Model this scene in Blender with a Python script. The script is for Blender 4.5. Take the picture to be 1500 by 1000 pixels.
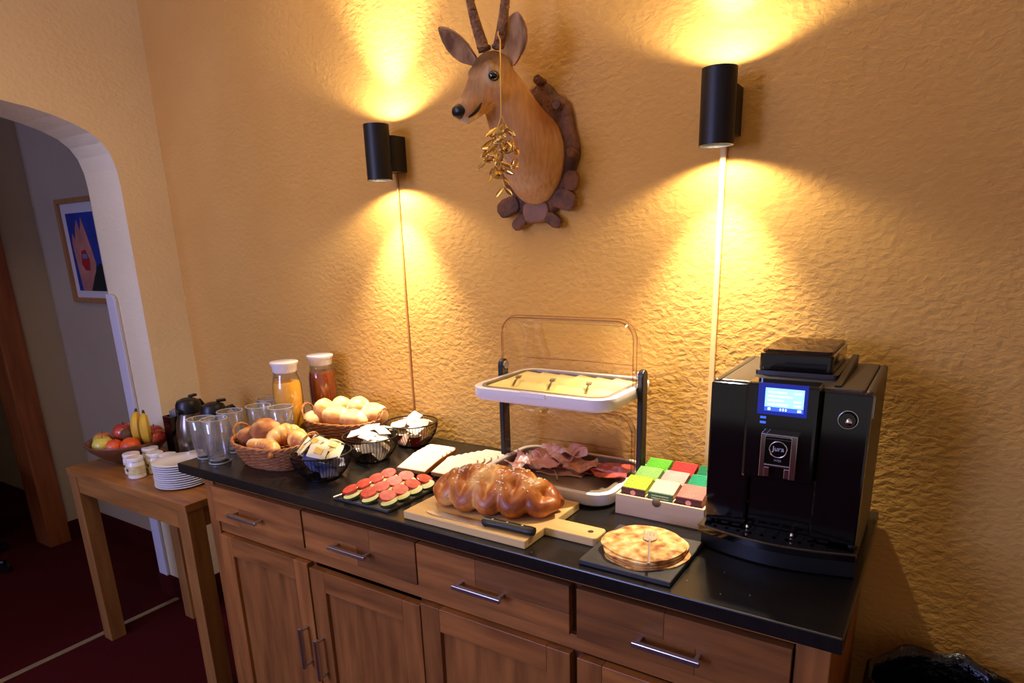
import bpy, bmesh, math, random
from mathutils import Vector, Matrix, Euler, noise as mnoise
random.seed(7)
R = math.radians
SC = bpy.context.scene
for o in list(bpy.data.objects): bpy.data.objects.remove(o)
COL = SC.collection

def L(r, g, b, a=1.0):
    f = lambda c: (c/255/12.92) if c/255 <= .04045 else ((c/255+.055)/1.055)**2.4
    return (f(r), f(g), f(b), a)

# ------------------------------------------------------------------ camera, world, lights, exposure
cd = bpy.data.cameras.new('camera'); cam = bpy.data.objects.new('camera', cd); COL.objects.link(cam)
YAW, PIT, ROLL = 0.57575, 0.27610, -0.02841
fw = Vector((-math.sin(YAW)*math.cos(PIT), math.cos(YAW)*math.cos(PIT), -math.sin(PIT)))
rt = Vector((math.cos(YAW), math.sin(YAW), 0)); up = rt.cross(fw)
r2 = math.cos(ROLL)*rt + math.sin(ROLL)*up; u2 = -math.sin(ROLL)*rt + math.cos(ROLL)*up
cam.matrix_world = Matrix(((r2.x, u2.x, -fw.x, 2.629), (r2.y, u2.y, -fw.y, -1.5593), (r2.z, u2.z, -fw.z, 1.4908), (0, 0, 0, 1)))
cd.sensor_width = 36; cd.lens = 959.84/1500*36; cd.shift_x = (750-762.12)/1500; cd.shift_y = (630.51-500)/1500; cd.clip_start = .02
SC.camera = cam
SC.view_settings.view_transform = 'Standard'; SC.view_settings.look = 'None'
SC.view_settings.exposure = 0.72; SC.view_settings.gamma = 1.0; SC.view_settings.use_curve_mapping = False

W = bpy.data.worlds.new('world'); SC.world = W; W.use_nodes = True
W.node_tree.nodes['Background'].inputs[0].default_value = (.90, .80, .78, 1)
W.node_tree.nodes['Background'].inputs[1].default_value = 0.20

def area(name, loc, target, size, sizey, power, col):
    l = bpy.data.lights.new(name, 'AREA'); l.shape = 'RECTANGLE'; l.size = size; l.size_y = sizey; l.energy = power; l.color = col
    o = bpy.data.objects.new(name, l); COL.objects.link(o); o.location = loc
    o.rotation_euler = (Vector(target)-Vector(loc)).to_track_quat('-Z', 'Y').to_euler()
    return o
area('corridor_window_light', (-.75, -3.0, 1.5), (-.5, 0, 1.2), .9, 1.2, 8, (.38, .43, 1.0))
area('room_window_light', (.55, -4.3, 1.7), (.55, 0, 1.1), 1.0, 1.3, 56, (.34, .40, 1.0))
area('warm_fill_light', (1.0, -1.4, 2.42), (1.0, -1.4, 0), .5, .5, 4.5, (1.0, .78, .50))  # unseen warm fill, added to lift the left wall and room ambient

# ------------------------------------------------------------------ helpers
class MB:
    def __init__(s): s.v = []; s.f = []
    def add(s, vs, fs, mat=None):
        n = len(s.v)
        for p in vs:
            p = Vector(p); s.v.append(tuple(mat @ p) if mat else tuple(p))
        for f in fs: s.f.append(tuple(i+n for i in f))
        return s
    def box(s, x0, x1, y0, y1, z0, z1, mat=None):
        return s.add([(x0,y0,z0),(x1,y0,z0),(x1,y1,z0),(x0,y1,z0),(x0,y0,z1),(x1,y0,z1),(x1,y1,z1),(x0,y1,z1)],
              [(0,3,2,1),(4,5,6,7),(0,1,5,4),(1,2,6,5),(2,3,7,6),(3,0,4,7)], mat)
    def lathe(s, prof, n=32, mat=None):
        vs = []; fs = []
        for (r, z) in prof:
            for i in range(n):
                a = 2*math.pi*i/n; vs.append((r*math.cos(a), r*math.sin(a), z))
        for j in range(len(prof)-1):
            for i in range(n):
                k = (i+1) % n; fs.append((j*n+i, j*n+k, (j+1)*n+k, (j+1)*n+i))
        if prof[0][0] > 1e-6: fs.append(tuple(range(n))[::-1])
        if prof[-1][0] > 1e-6: fs.append(tuple((len(prof)-1)*n+i for i in range(n)))
        return s.add(vs, fs, mat)
    def lathe_open(s, prof, n=32, mat=None):
        vs = []; fs = []
        for (r, z) in prof:
            for i in range(n):
                a = 2*math.pi*i/n; vs.append((r*math.cos(a), r*math.sin(a), z))
        for j in range(len(prof)-1):
            for i in range(n):
                k = (i+1) % n; fs.append((j*n+i, j*n+k, (j+1)*n+k, (j+1)*n+i))
        return s.add(vs, fs, mat)
    def rings(s, rings, cap=True, closed=False, mat=None):
        n = len(rings[0]); vs = [p for r in rings for p in r]; fs = []
        m = len(rings)
        for j in range(m if closed else m-1):
            for i in range(n):
                k = (i+1) % n; q = (j+1) % m
                fs.append((j*n+i, j*n+k, q*n+k, q*n+i))
        if cap and not closed: fs.append(tuple(range(n))[::-1]); fs.append(tuple((m-1)*n+i for i in range(n)))
        return s.add(vs, fs, mat)
    def tube(s, pts, r, n=8, closed=False, cap=True, mat=None):
        pts = [Vector(p) for p in pts]; m = len(pts)
        rr = r if isinstance(r, (list, tuple)) else [r]*m
        up0 = None; rings = []
        for i in range(m):
            if closed: t = pts[(i+1) % m]-pts[i-1]
            else: t = pts[min(i+1, m-1)]-pts[max(i-1, 0)]
            t = t.normalized() if t.length > 1e-9 else Vector((0,0,1))
            if up0 is None:
                up0 = Vector((0,0,1)) if abs(t.z) < .9 else Vector((1,0,0))
            a = up0-t*up0.dot(t)
            if a.length < 1e-6: a = t.orthogonal()
            a.normalize(); b = t.cross(a); up0 = a
            rings.append([pts[i]+(a*math.cos(2*math.pi*k/n)+b*math.sin(2*math.pi*k/n))*rr[i] for k in range(n)])
        return s.rings(rings, cap, closed, mat)
    def sphere(s, c, rad, n=20, m=12, mat=None, fn=None):
        if not isinstance(rad, (list, tuple)): rad = (rad,)*3
        vs = []; fs = []
        for j in range(m+1):
            th = math.pi*j/m
            for i in range(n):
                ph = 2*math.pi*i/n
                d = Vector((math.sin(th)*math.cos(ph), math.sin(th)*math.sin(ph), math.cos(th)))
                k = fn(d) if fn else 1
                vs.append((c[0]+rad[0]*d.x*k, c[1]+rad[1]*d.y*k, c[2]+rad[2]*d.z*k))
        for j in range(m):
            for i in range(n):
                k = (i+1) % n; fs.append((j*n+i, (j+1)*n+i, (j+1)*n+k, j*n+k))
        return s.add(vs, fs, mat)
    def prism(s, out, z0, z1, mat=None):
        n = len(out)
        vs = [(x,y,z0) for x,y in out]+[(x,y,z1) for x,y in out]
        fs = [tuple(range(n))[::-1], tuple(range(n,2*n))]+[(i,(i+1)%n,n+(i+1)%n,n+i) for i in range(n)]
        return s.add(vs, fs, mat)
    def build(s, name, mat, parent=None, smooth=False, bevel=0, segs=2, ang=35, loc=None, rot=None):
        me = bpy.data.meshes.new(name); me.from_pydata(s.v, [], s.f); 
        bm = bmesh.new(); bm.from_mesh(me); bmesh.ops.remove_doubles(bm, verts=bm.verts, dist=1e-6)
        bmesh.ops.recalc_face_normals(bm, faces=bm.faces); bm.to_mesh(me); bm.free()
        me.materials.append(mat)
        if smooth:
            for p in me.polygons: p.use_smooth = True
            me.set_sharp_from_angle(angle=R(ang))
        o = bpy.data.objects.new(name, me); COL.objects.link(o)
        if parent: o.parent = parent
        if loc: o.location = loc
        if rot: o.rotation_euler = rot
        if bevel:
            b = o.modifiers.new('bevel', 'BEVEL'); b.width = bevel; b.segments = segs; b.limit_method = 'ANGLE'; b.angle_limit = R(40)
        return o

def tag(o, label=None, cat=None, group=None, kind=None):
    if label: o['label'] = label
    if cat: o['category'] = cat
    if group: o['group'] = group
    if kind: o['kind'] = kind
    return o
def thing(name, label, cat, loc=(0,0,0), rz=0, group=None):
    o = bpy.data.objects.new(name, None); COL.objects.link(o); o.location = loc; o.rotation_euler = (0,0,rz); o.empty_display_size = .02
    return tag(o, label, cat, group)
def dup(root, loc=None, rot=None, label=None, scale=None):
    kids = [(c, list(c.children)) for c in root.children]
    r = root.copy(); COL.objects.link(r)
    if loc is not None: r.location = loc
    if rot is not None: r.rotation_euler = rot
    if scale is not None: r.scale = scale
    if label: r['label'] = label
    for c, gs in kids:
        q = c.copy(); COL.objects.link(q); q.parent = r
        for g in gs:
            d = g.copy(); COL.objects.link(d); d.parent = q
    return r
def BX(name, x0, x1, y0, y1, z0, z1, mat, parent=None, bevel=0, **k):
    return MB().box(x0,x1,y0,y1,z0,z1).build(name, mat, parent, bevel=bevel, **k)
def rrect(x0, x1, y0, y1, r, n=6):
    pts = []
    for cx, cy, a0 in ((x1-r,y1-r,0),(x0+r,y1-r,90),(x0+r,y0+r,180),(x1-r,y0+r,270)):
        for i in range(n+1):
            a = R(a0+90*i/n); pts.append((cx+r*math.cos(a), cy+r*math.sin(a)))
    return pts
def T(loc=(0,0,0), rot=(0,0,0), sc=(1,1,1)):
    return Matrix.Translation(loc) @ Euler(rot).to_matrix().to_4x4() @ Matrix.Diagonal((*sc, 1))

# ------------------------------------------------------------------ materials
def mat(name, col, rough=.5, metal=0, col2=None, nscale=20, nstretch=(1,1,1), ramp=(.35,.65), bump=None, coat=0, emit=None, spec=.5, rnd=0, sss=0):
    m = bpy.data.materials.new(name); m.use_nodes = True; nt = m.node_tree; N = nt.nodes; K = nt.links
    b = N['Principled BSDF']; b.inputs['Base Color'].default_value = col; b.inputs['Roughness'].default_value = rough
    b.inputs['Metallic'].default_value = metal; b.inputs['Coat Weight'].default_value = coat; b.inputs['Coat Roughness'].default_value = .12
    b.inputs['Specular IOR Level'].default_value = spec
    if sss: b.inputs['Subsurface Weight'].default_value = sss; b.inputs['Subsurface Radius'].default_value = (.01,.006,.003); b.inputs['Subsurface Scale'].default_value = .5
    if emit: b.inputs['Emission Color'].default_value = emit[0]; b.inputs['Emission Strength'].default_value = emit[1]
    tc = N.new('ShaderNodeTexCoord'); mp = N.new('ShaderNodeMapping'); K.new(tc.outputs['Object'], mp.inputs['Vector'])
    mp.inputs['Scale'].default_value = nstretch
    vec = mp.outputs['Vector']
    if rnd:
        oi = N.new('ShaderNodeObjectInfo'); vm = N.new('ShaderNodeVectorMath'); vm.operation = 'ADD'
        cm = N.new('ShaderNodeVectorMath'); cm.operation = 'SCALE'; cm.inputs[3].default_value = 13.0
        K.new(oi.outputs['Random'], cm.inputs[0]); K.new(vec, vm.inputs[0]); K.new(cm.outputs[0], vm.inputs[1]); vec = vm.outputs[0]
    out = None
    if col2:
        n = N.new('ShaderNodeTexNoise'); n.inputs['Scale'].default_value = nscale; n.inputs['Detail'].default_value = 5; K.new(vec, n.inputs['Vector'])
        r = N.new('ShaderNodeValToRGB'); r.color_ramp.elements[0].position = ramp[0]; r.color_ramp.elements[1].position = ramp[1]
        r.color_ramp.elements[0].color = col; r.color_ramp.elements[1].color = col2
        K.new(n.outputs['Fac'], r.inputs['Fac']); out = r.outputs['Color']
    if rnd:
        hs = N.new('ShaderNodeHueSaturation'); mr = N.new('ShaderNodeMapRange'); mr.inputs['To Min'].default_value = 1-rnd; mr.inputs['To Max'].default_value = 1+rnd
        K.new(oi.outputs['Random'], mr.inputs['Value']); K.new(mr.outputs['Result'], hs.inputs['Value'])
        if out: K.new(out, hs.inputs['Color'])
        else: hs.inputs['Color'].default_value = col
        out = hs.outputs['Color']
    if out: K.new(out, b.inputs['Base Color'])
    if bump:
        n2 = N.new('ShaderNodeTexNoise'); n2.inputs['Scale'].default_value = bump[0]; n2.inputs['Detail'].default_value = 4; K.new(vec, n2.inputs['Vector'])
        bp = N.new('ShaderNodeBump'); bp.inputs['Strength'].default_value = bump[1]; bp.inputs['Distance'].default_value = bump[2]
        K.new(n2.outputs['Fac'], bp.inputs['Height']); K.new(bp.outputs['Normal'], b.inputs['Normal'])
    return m
def plaster(name, c1, c2, scale, strength, dist):
    m = mat(name, c1, .85, col2=c2, nscale=2.2, ramp=(.3,.7), spec=.25); nt = m.node_tree; N = nt.nodes; K = nt.links
    b = N['Principled BSDF']; tc = N['Texture Coordinate']
    mp = N.new('ShaderNodeMapping'); mp.inputs['Scale'].default_value = (1,1,1.5); K.new(tc.outputs['Object'], mp.inputs['Vector'])
    n1 = N.new('ShaderNodeTexNoise'); n1.inputs['Scale'].default_value = scale; n1.inputs['Detail'].default_value = 3.5; n1.inputs['Roughness'].default_value = .55; n1.inputs['Distortion'].default_value = .6
    v1 = N.new('ShaderNodeTexVoronoi'); v1.feature = 'SMOOTH_F1'; v1.inputs['Scale'].default_value = scale*.8; v1.inputs['Smoothness'].default_value = .6
    n3 = N.new('ShaderNodeTexNoise'); n3.inputs['Scale'].default_value = 3.0
    K.new(mp.outputs['Vector'], n1.inputs['Vector']); K.new(mp.outputs['Vector'], v1.inputs['Vector']); K.new(tc.outputs['Object'], n3.inputs['Vector'])
    ad = N.new('ShaderNodeMath'); ad.operation = 'MULTIPLY_ADD'; ad.inputs[1].default_value = .45
    K.new(v1.outputs['Distance'], ad.inputs[0]); K.new(n1.outputs['Fac'], ad.inputs[2])
    mr = N.new('ShaderNodeMapRange'); mr.inputs['From Min'].default_value = .35; mr.inputs['From Max'].default_value = .65; mr.inputs['To Min'].default_value = strength*.55; mr.inputs['To Max'].default_value = strength
    K.new(n3.outputs['Fac'], mr.inputs['Value'])
    bp = N.new('ShaderNodeBump'); bp.inputs['Distance'].default_value = dist
    K.new(ad.outputs[0], bp.inputs['Height']); K.new(mr.outputs['Result'], bp.inputs['Strength']); K.new(bp.outputs['Normal'], b.inputs['Normal'])
    return m
def wood(name, c1, c2, axis='x', rough=.42, rnd=.16, scale=9):
    st = {'x': (.12,1,1), 'y': (1,.12,1), 'z': (1,1,.12)}[axis]
    return mat(name, c1, rough, col2=c2, nscale=scale*4, nstretch=st, ramp=(.3,.72), bump=(160,.12,.002), rnd=rnd)
def clear(name, tint=(.97,.97,.97,1), gloss_rough=.03, edge=.35, ior=1.45, boost=1.0, sheen_mix=0.0):
    m = bpy.data.materials.new(name); m.use_nodes = True; nt = m.node_tree; N = nt.nodes; K = nt.links
    N.remove(N['Principled BSDF']); out = N['Material Output']
    t = N.new('ShaderNodeBsdfTransparent'); g = N.new('ShaderNodeBsdfGlossy'); g.inputs['Roughness'].default_value = gloss_rough
    l2 = N.new('ShaderNodeLayerWeight'); l2.inputs['Blend'].default_value = .5
    pw5 = N.new('ShaderNodeMath'); pw5.operation = 'POWER'; pw5.inputs[1].default_value = 4.0; K.new(l2.outputs['Facing'], pw5.inputs[0])
    fr = N.new('ShaderNodeMath'); fr.operation = 'MULTIPLY_ADD'; fr.inputs[1].default_value = .6; fr.inputs[2].default_value = .045*(ior/1.45)**3; K.new(pw5.outputs[0], fr.inputs[0])
    lw = N.new('ShaderNodeLayerWeight'); lw.inputs['Blend'].default_value = edge
    mx = N.new('ShaderNodeMix'); mx.data_type = 'RGBA'; mx.inputs['A'].default_value = tint; mx.inputs['B'].default_value = (tint[0]*.80, tint[1]*.79, tint[2]*.78, 1)
    K.new(lw.outputs['Facing'], mx.inputs['Factor']); K.new(mx.outputs['Result'], t.inputs['Color'])
    ml = N.new('ShaderNodeMath'); ml.operation = 'MULTIPLY'; ml.inputs[1].default_value = boost; K.new(fr.outputs[0], ml.inputs[0])
    ms = N.new('ShaderNodeMixShader'); K.new(ml.outputs[0], ms.inputs['Fac']); K.new(t.outputs[0], ms.inputs[1]); K.new(g.outputs[0], ms.inputs[2]); last = ms
    if sheen_mix:
        df_ = N.new('ShaderNodeBsdfDiffuse'); df_.inputs['Color'].default_value = (.85,.85,.82,1); m2 = N.new('ShaderNodeMixShader'); m2.inputs['Fac'].default_value = sheen_mix  # white diffuse share imitates bright reflections in the glass
        K.new(ms.outputs[0], m2.inputs[1]); K.new(df_.outputs[0], m2.inputs[2]); last = m2
    K.new(last.outputs[0], out.inputs['Surface'])
    return m

m_wall = plaster('ochre_plaster', L(216,165,86), L(207,153,74), 62, .42, .010)
m_wallL = plaster('cream_plaster', L(240,220,176), L(232,210,164), 60, .35, .006)
m_wallH = plaster('pale_plaster', L(196,180,160), L(188,172,150), 60, .3, .005)
m_ceil = mat('ceiling_white', L(236,222,196), .9)
m_floor = mat('red_carpet', L(78,14,14), .95, col2=L(58,9,10), nscale=300, bump=(700,.5,.004), spec=.1)
m_base = mat('red_carpet_edge', L(66,14,14), .95, bump=(500,.4,.003), spec=.1)
m_strip = mat('brass_strip', L(190,170,130), .4, .6)
m_white = mat('white_paint', L(228,220,222), .5)
m_top = mat('black_stone', L(21,19,17), .26, col2=L(29,26,23), nscale=60, bump=(260,.06,.001), spec=.5)
m_w1x = wood('acacia_x', L(168,106,50), L(116,68,30), 'x'); m_w1z = wood('acacia_z', L(162,102,48), L(114,68,30), 'z')
m_plank = wood('acacia_plank', L(168,106,50), L(116,68,30), 'x', rnd=.34)
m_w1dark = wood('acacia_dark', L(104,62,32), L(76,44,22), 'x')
m_w2x = wood('oak_x', L(170,114,56), L(136,84,38), 'x', rough=.35, rnd=.06); m_w2z = wood('oak_z', L(162,110,55), L(130,82,38), 'z', rnd=.08)
m_w2y = wood('oak_y', L(162,110,55), L(130,82,38), 'y', rnd=.06)
m_frame = wood('door_wood', L(150,84,40), L(118,60,28), 'z', rnd=.05)
m_dark = mat('dark_void_wood', L(40,24,16), .7)
m_steel = mat('brushed_steel', L(205,205,210), .28, 1.0)
m_chrome = mat('chrome', L(225,225,228), .1, 1.0)
m_blackm = mat('black_metal', L(22,19,18), .45, spec=.4, bump=(300,.03,.001))
m_blackp = mat('black_plastic', L(14,13,14), .38)
m_gloss = mat('piano_black', L(7,7,9), .07, coat=.6)
m_matteb = mat('machine_grey_black', L(52,45,38), .38, spec=.6)
m_slate = mat('slate', L(50,47,46), .5, col2=L(64,60,57), nscale=30, bump=(90,.25,.002))
m_whitep = mat('white_plastic', L(240,234,232), .3, coat=.2)
m_porc = mat('porcelain', L(244,240,236), .18, coat=.5)
m_clear = clear('clear_glass', edge=.28, boost=2.4)
m_tumbler = clear('tumbler_glass', edge=.3, boost=2.6, sheen_mix=.07)  # a little painted-in reflection whitens the tumbler walls
m_acryl = clear('acrylic', tint=(.98,.96,.955,1), edge=.2, gloss_rough=.05, boost=1.7)
m_acedge = clear('acrylic_edge', tint=(.82,.72,.70,1), edge=.5)
m_hop = clear('smoked_plastic', tint=(.55,.45,.38,1), edge=.3)
m_lens = mat('lamp_lens', L(255,240,215), .4, emit=((1,.86,.66,1), 3.0))

# ------------------------------------------------------------------ room
def S(o): return tag(o, kind='structure')
S(BX('wall_back', 0, 4.6, 0, .15, 0, 2.5, m_wall))
arch = [(-.177,.0),(-.177,1.43),(-.177,1.74),(-.181,1.80),(-.194,1.85),(-.216,1.886),(-.25,1.915),(-.30,1.938),(-.36,1.957),(-.43,1.972),(-.52,1.984),(-.62,1.993),(-.74,1.999),(-.85,2.0)]
full = arch + [(-1.70-y, z) for y, z in reversed(arch[:-1])] 
poly = [(.04,0),(.04,2.5),(-4.6,2.5),(-4.6,0)] + [(y,z) for y,z in reversed(full)]
n = len(poly)
wl = MB(); wl.add([(0,y,z) for y,z in poly]+[(-.24,y,z) for y,z in poly],
   [tuple(range(n)), tuple(range(n,2*n))[::-1]]+[(i,(i+1)%n,n+(i+1)%n,n+i) for i in range(n)])
S(wl.build('wall_left', m_wallL))
S(BX('floor', -3.2, 4.6, -4.6, .2, -.05, 0, m_floor))
S(BX('ceiling', -3.2, 4.6, -4.6, .2, 2.5, 2.58, m_ceil))
S(BX('wall_right', 4.6, 4.7, -2.2, .15, 0, 2.5, m_wall))
S(BX('wall_corridor_back', -1.40, -.24, .045, .15, 0, 2.5, m_wallH))
lw_ = MB().box(-1.40,-1.28,-.13,.045,0,2.5).box(-1.40,-1.28,-1.2,-.24,2.1,2.5).box(-1.40,-1.28,-3.6,-1.2,0,2.5)
S(lw_.build('wall_corridor_left', m_wallH))
S(BX('baseboard_corridor_back', -1.28, -.24, .030, .045, 0, .10, m_base))
S(BX('baseboard_corridor_left', -1.28, -1.265, -.128, .03, 0, .10, m_base))
S(BX('baseboard_jamb', -.255, .004, -.190, -.177, 0, .10, m_base))
S(BX('baseboard_left', 0, .012, -.177, -.002, 0, .10, m_base))
S(BX('baseboard_back', .012, 4.6, -.012, 0, 0, .09, m_base))
# door frame and door in the corridor
df = tag(MB().box(-1.405,-1.245,-.235,-.13,0,2.1).box(-1.405,-1.245,-1.2,-1.10,0,2.1).box(-1.405,-1.245,-1.10,-.235,2.0,2.1).build('trim_1', m_frame, bevel=.004), kind='structure')
S(BX('wall_far_left', -3.2, -3.1, -4.6, .2, 0, 2.5, m_wallH)); S(BX('wall_far_back', -3.1, -1.40, .1, .2, 0, 2.5, m_wallH)); S(BX('wall_far_front', -3.1, -1.40, -1.6, -1.5, 0, 2.5, m_wallH))
dd = S(BX('door_1', -2.24, -1.41, -1.14, -1.10, 0.005, 2.0, m_frame))
MB().tube([(-2.16,-1.10,1.02),(-2.16,-1.05,1.02),(-2.06,-1.05,1.02)], .009).build('handle', m_steel, dd, smooth=True)
# pale corner guard on the jamb, rounded top
cg = []
for k in range(9):
    a = R(180-90*k/8); cg.append((-.205+.035*0+.03*math.cos(a)+.0, 1.315+.03*math.sin(a)))
out = [(-.240,.10),(-.240,1.345)] + [(-.205+.030*math.cos(R(90-90*k/8)), 1.315+.030*math.sin(R(90-90*k/8))) for k in range(9)] + [(-.175,.10)]
gm = MB(); nn = len(out)
gm.add([(x,-.177,z) for x,z in out]+[(x,-.192,z) for x,z in out], [tuple(range(nn)), tuple(range(nn,2*nn))[::-1]]+[(i,(i+1)%nn,nn+(i+1)%nn,nn+i) for i in range(nn)])
S(gm.build('trim_2', mat('guard_paint', L(206,198,200), .6), bevel=.004))
S(BX('trim_3', -.135, -.11, -1.52, -.19, 0, .006, m_strip, bevel=.002))

# ------------------------------------------------------------------ picture in the corridor
pic = thing('framed_picture', 'wood-framed print with pink peaks on blue in the corridor beyond the arch', 'picture', (0,0,0))
y = .045
m_pf = wood('picture_frame_wood', L(190,140,90), L(160,110,66), 'z', rnd=.05)
x0,x1,z0,z1 = -1.0,-.63,1.28,1.755; w = .022
MB().box(x0,x0+w,y-.025,y,z0,z1).build('frame_side', m_pf, pic, bevel=.002)
MB().box(x1-w,x1,y-.025,y,z0,z1).build('frame_side', m_pf, pic, bevel=.002)
MB().box(x0+w,x1-w,y-.025,y,z0,z0+w).build('frame_bottom', m_pf, pic, bevel=.002)
MB().box(x0+w,x1-w,y-.025,y,z1-w,z1).build('frame_top', m_pf, pic, bevel=.002)
MB().box(x0+w,x1-w,y-.010,y-.004,z0+w,z1-w).build('mat_board', mat('mat_board', L(225,220,228), .7), pic)
def flat(name, pts, yy, m, par):
    nn = len(pts); g = MB()
    g.add([(a,yy,b) for a,b in pts]+[(a,yy+.0008,b) for a,b in pts], [tuple(range(nn)), tuple(range(nn,2*nn))[::-1]]+[(i,(i+1)%nn,nn+(i+1)%nn,nn+i) for i in range(nn)])
    return g.build(name, m, par)
pr_ = flat('print', [(-.94,1.335),(-.685,1.335),(-.685,1.69),(-.94,1.69)], y-.0115, mat('print_blue', L(40,66,170), .5, col2=L(30,50,140), nscale=8), pic)
flat('peak_shape', [(-.90,1.335),(-.91,1.44),(-.92,1.55),(-.905,1.60),(-.885,1.57),(-.87,1.62),(-.845,1.66),(-.825,1.61),(-.80,1.67),(-.775,1.60),(-.75,1.52),(-.735,1.46),(-.76,1.40),(-.80,1.335)], y-.0125, mat('print_pink', L(205,140,130), .5, col2=L(180,116,110), nscale=14), pr_)
flat('red_shape', [(-.865,1.46),(-.85,1.52),(-.81,1.525),(-.785,1.48),(-.80,1.43),(-.84,1.43)], y-.0135, mat('print_red', L(170,40,44), .5), pr_)
flat('blue_patch', [(-.845,1.485),(-.80,1.485),(-.80,1.505),(-.845,1.505)], y-.0145, mat('print_lightblue', L(110,130,190), .5), pr_)
flat('dark_hill', [(-.82,1.335),(-.77,1.40),(-.72,1.455),(-.685,1.46),(-.685,1.335)], y-.0135, mat('print_darkgreen', L(22,36,36), .5), pr_)

# black star foot of a chair at the left edge
ch = thing('swivel_chair', 'black swivel chair foot on the red carpet at the far left edge', 'chair', (-1.345,-.635,0), .62)
for k in range(5):
    a = 2*math.pi*k/5
    MB().tube([(0,0,.09),(.14*math.cos(a),.14*math.sin(a),.075),(.27*math.cos(a),.27*math.sin(a),.055)], [.02,.017,.012], 8).build('leg', m_blackp, ch, smooth=True)
    MB().lathe([(.0,-.012),(.022,-.012),(.024,0),(.022,.012),(0,.012)], 14, T((.27*math.cos(a),.27*math.sin(a),.0245),(R(90),0,a))).build('caster', m_blackp, ch, smooth=True)
MB().lathe([(.03,.06),(.03,.12),(.018,.13),(.018,.42)], 16).build('column', m_blackp, ch, smooth=True)
MB().prism(rrect(-.22,.22,-.21,.21,.07), .42, .48).build('seat', m_blackp, ch, bevel=.015)

# ------------------------------------------------------------------ sideboard
sb = thing('sideboard', 'long brown wooden sideboard with drawers and panelled doors under the black worktop', 'sideboard', (0,0,0))
YF = -.545
BX('side_panel', .862, .905, YF+.0, -.02, 0, .871, m_w1z, sb, bevel=.002)
BX('side_panel', 2.492, 2.545, YF+.0, -.02, 0, .871, m_w1z, sb, bevel=.002)
BX('back_panel', .905, 2.492, -.035, -.022, .06, .871, m_w1dark, sb)
BX('bottom_panel', .905, 2.492, YF+.02, -.035, .06, .085, m_w1dark, sb)
BX('plinth', .905, 2.492, YF+.03, YF+.05, 0, .06, m_w1dark, sb)
BX('top_rail', .905, 2.492, YF+.006, YF+.03, .852, .871, m_w1x, sb)
BX('middle_rail', .905, 2.492, YF+.006, YF+.03, .702, .736, m_w1x, sb)
for x in (1.296, 1.684, 2.087): BX('divider', x-.012, x+.012, YF+.012, -.036, .085, .87, m_w1dark, sb)
units = [(.908,1.292),(1.299,1.681),(1.685,2.079),(2.095,2.489)]
DRW = [[(0,.30,0,.55),(.30,1,0,.55),(0,1,.55,1)], [(0,.5,0,.5),(.5,1,0,.5),(0,.62,.5,1),(.62,1,.5,1)], [(0,1,0,.42),(0,.42,.42,1),(.42,1,.42,1)], [(0,.45,.5,1),(.45,1,.5,1),(0,.6,0,.5),(.6,1,0,.5)]]
hb = MB().box(-.063,.063,-.030,-.020,-.005,.005).box(-.058,-.050,-.022,0,-.004,.004).box(.050,.058,-.022,0,-.004,.004).build('handle', m_steel, None, bevel=.0015)
hmesh = hb.data
bpy.data.objects.remove(hb)
def handle(par, loc, vert=False):
    h = bpy.data.objects.new('handle', hmesh); COL.objects.link(h); h.parent = par; h.location = loc
    if vert: h.rotation_euler = (0, R(90), 0)
    h['label'] = 'brushed steel bar handle'
    b = h.modifiers.new('bevel','BEVEL'); b.width = .0015; b.segments = 2
for i, (a, b) in enumerate(units):
    z0, z1 = .741, .849
    d = MB().box(a+.004, b-.004, YF+.010, YF+.16, z0+.004, z1-.006).build('drawer', m_w1dark, sb)
    for (u0,u1,w0,w1) in DRW[i]:
        MB().box(a+(b-a)*u0+.0002, a+(b-a)*u1-.0002, YF-.009, YF+.010, z0+(z1-z0)*w0+.0001, z0+(z1-z0)*w1-.0001)  .build('plank', m_plank, d, bevel=.0006, segs=1)
    handle(d, ((1.072,1.48,1.869,2.285)[i], YF-.009, .786))
    dz1 = (.697,.688,.697,.695)[i]; dz0 = .075; sw = .055
    dr = thing('door', None, None); dr.parent = sb
    q = .008
    BX('stile', a, a+sw, YF-q, YF+.014, dz0, dz1, m_w1z, dr, bevel=.0015)
    BX('stile', b-sw, b, YF-q, YF+.014, dz0, dz1, m_w1z, dr, bevel=.0015)
    BX('rail', a+sw, b-sw, YF-q, YF+.014, dz1-.06, dz1, m_w1x, dr, bevel=.0015)
    BX('rail', a+sw, b-sw, YF-q, YF+.014, dz0, dz0+.06, m_w1x, dr, bevel=.0015)
    BX('panel', a+sw-.004, b-sw+.004, YF+.002, YF+.010, dz0+.055, dz1-.055, m_w1z, dr)
    handle(dr, ((1.262,1.322,2.05,2.125)[i], YF-q, (.445,.428,.44,.44)[i]), True)
wt = tag(BX('worktop', .776, 2.561, -.568, -.004, .871, .900, m_top, bevel=.0025), 'long black stone worktop on the wooden sideboard', 'worktop')
# crumbs on the worktop
cr = MB()
for k in range(22):
    x = random.uniform(1.75,2.5); y_ = random.uniform(-.555,-.40) if x > 2.0 else random.uniform(-.56,-.50)
    s = random.uniform(.0004,.001); cr.sphere((x,y_,.9004+s*.3),(s*1.4,s,s*.6),6,4)
tag(cr.build('crumbs', mat('crumb', L(216,190,140), .8)), 'pale bread crumbs scattered over the black worktop', 'crumbs', kind='stuff')

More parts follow.
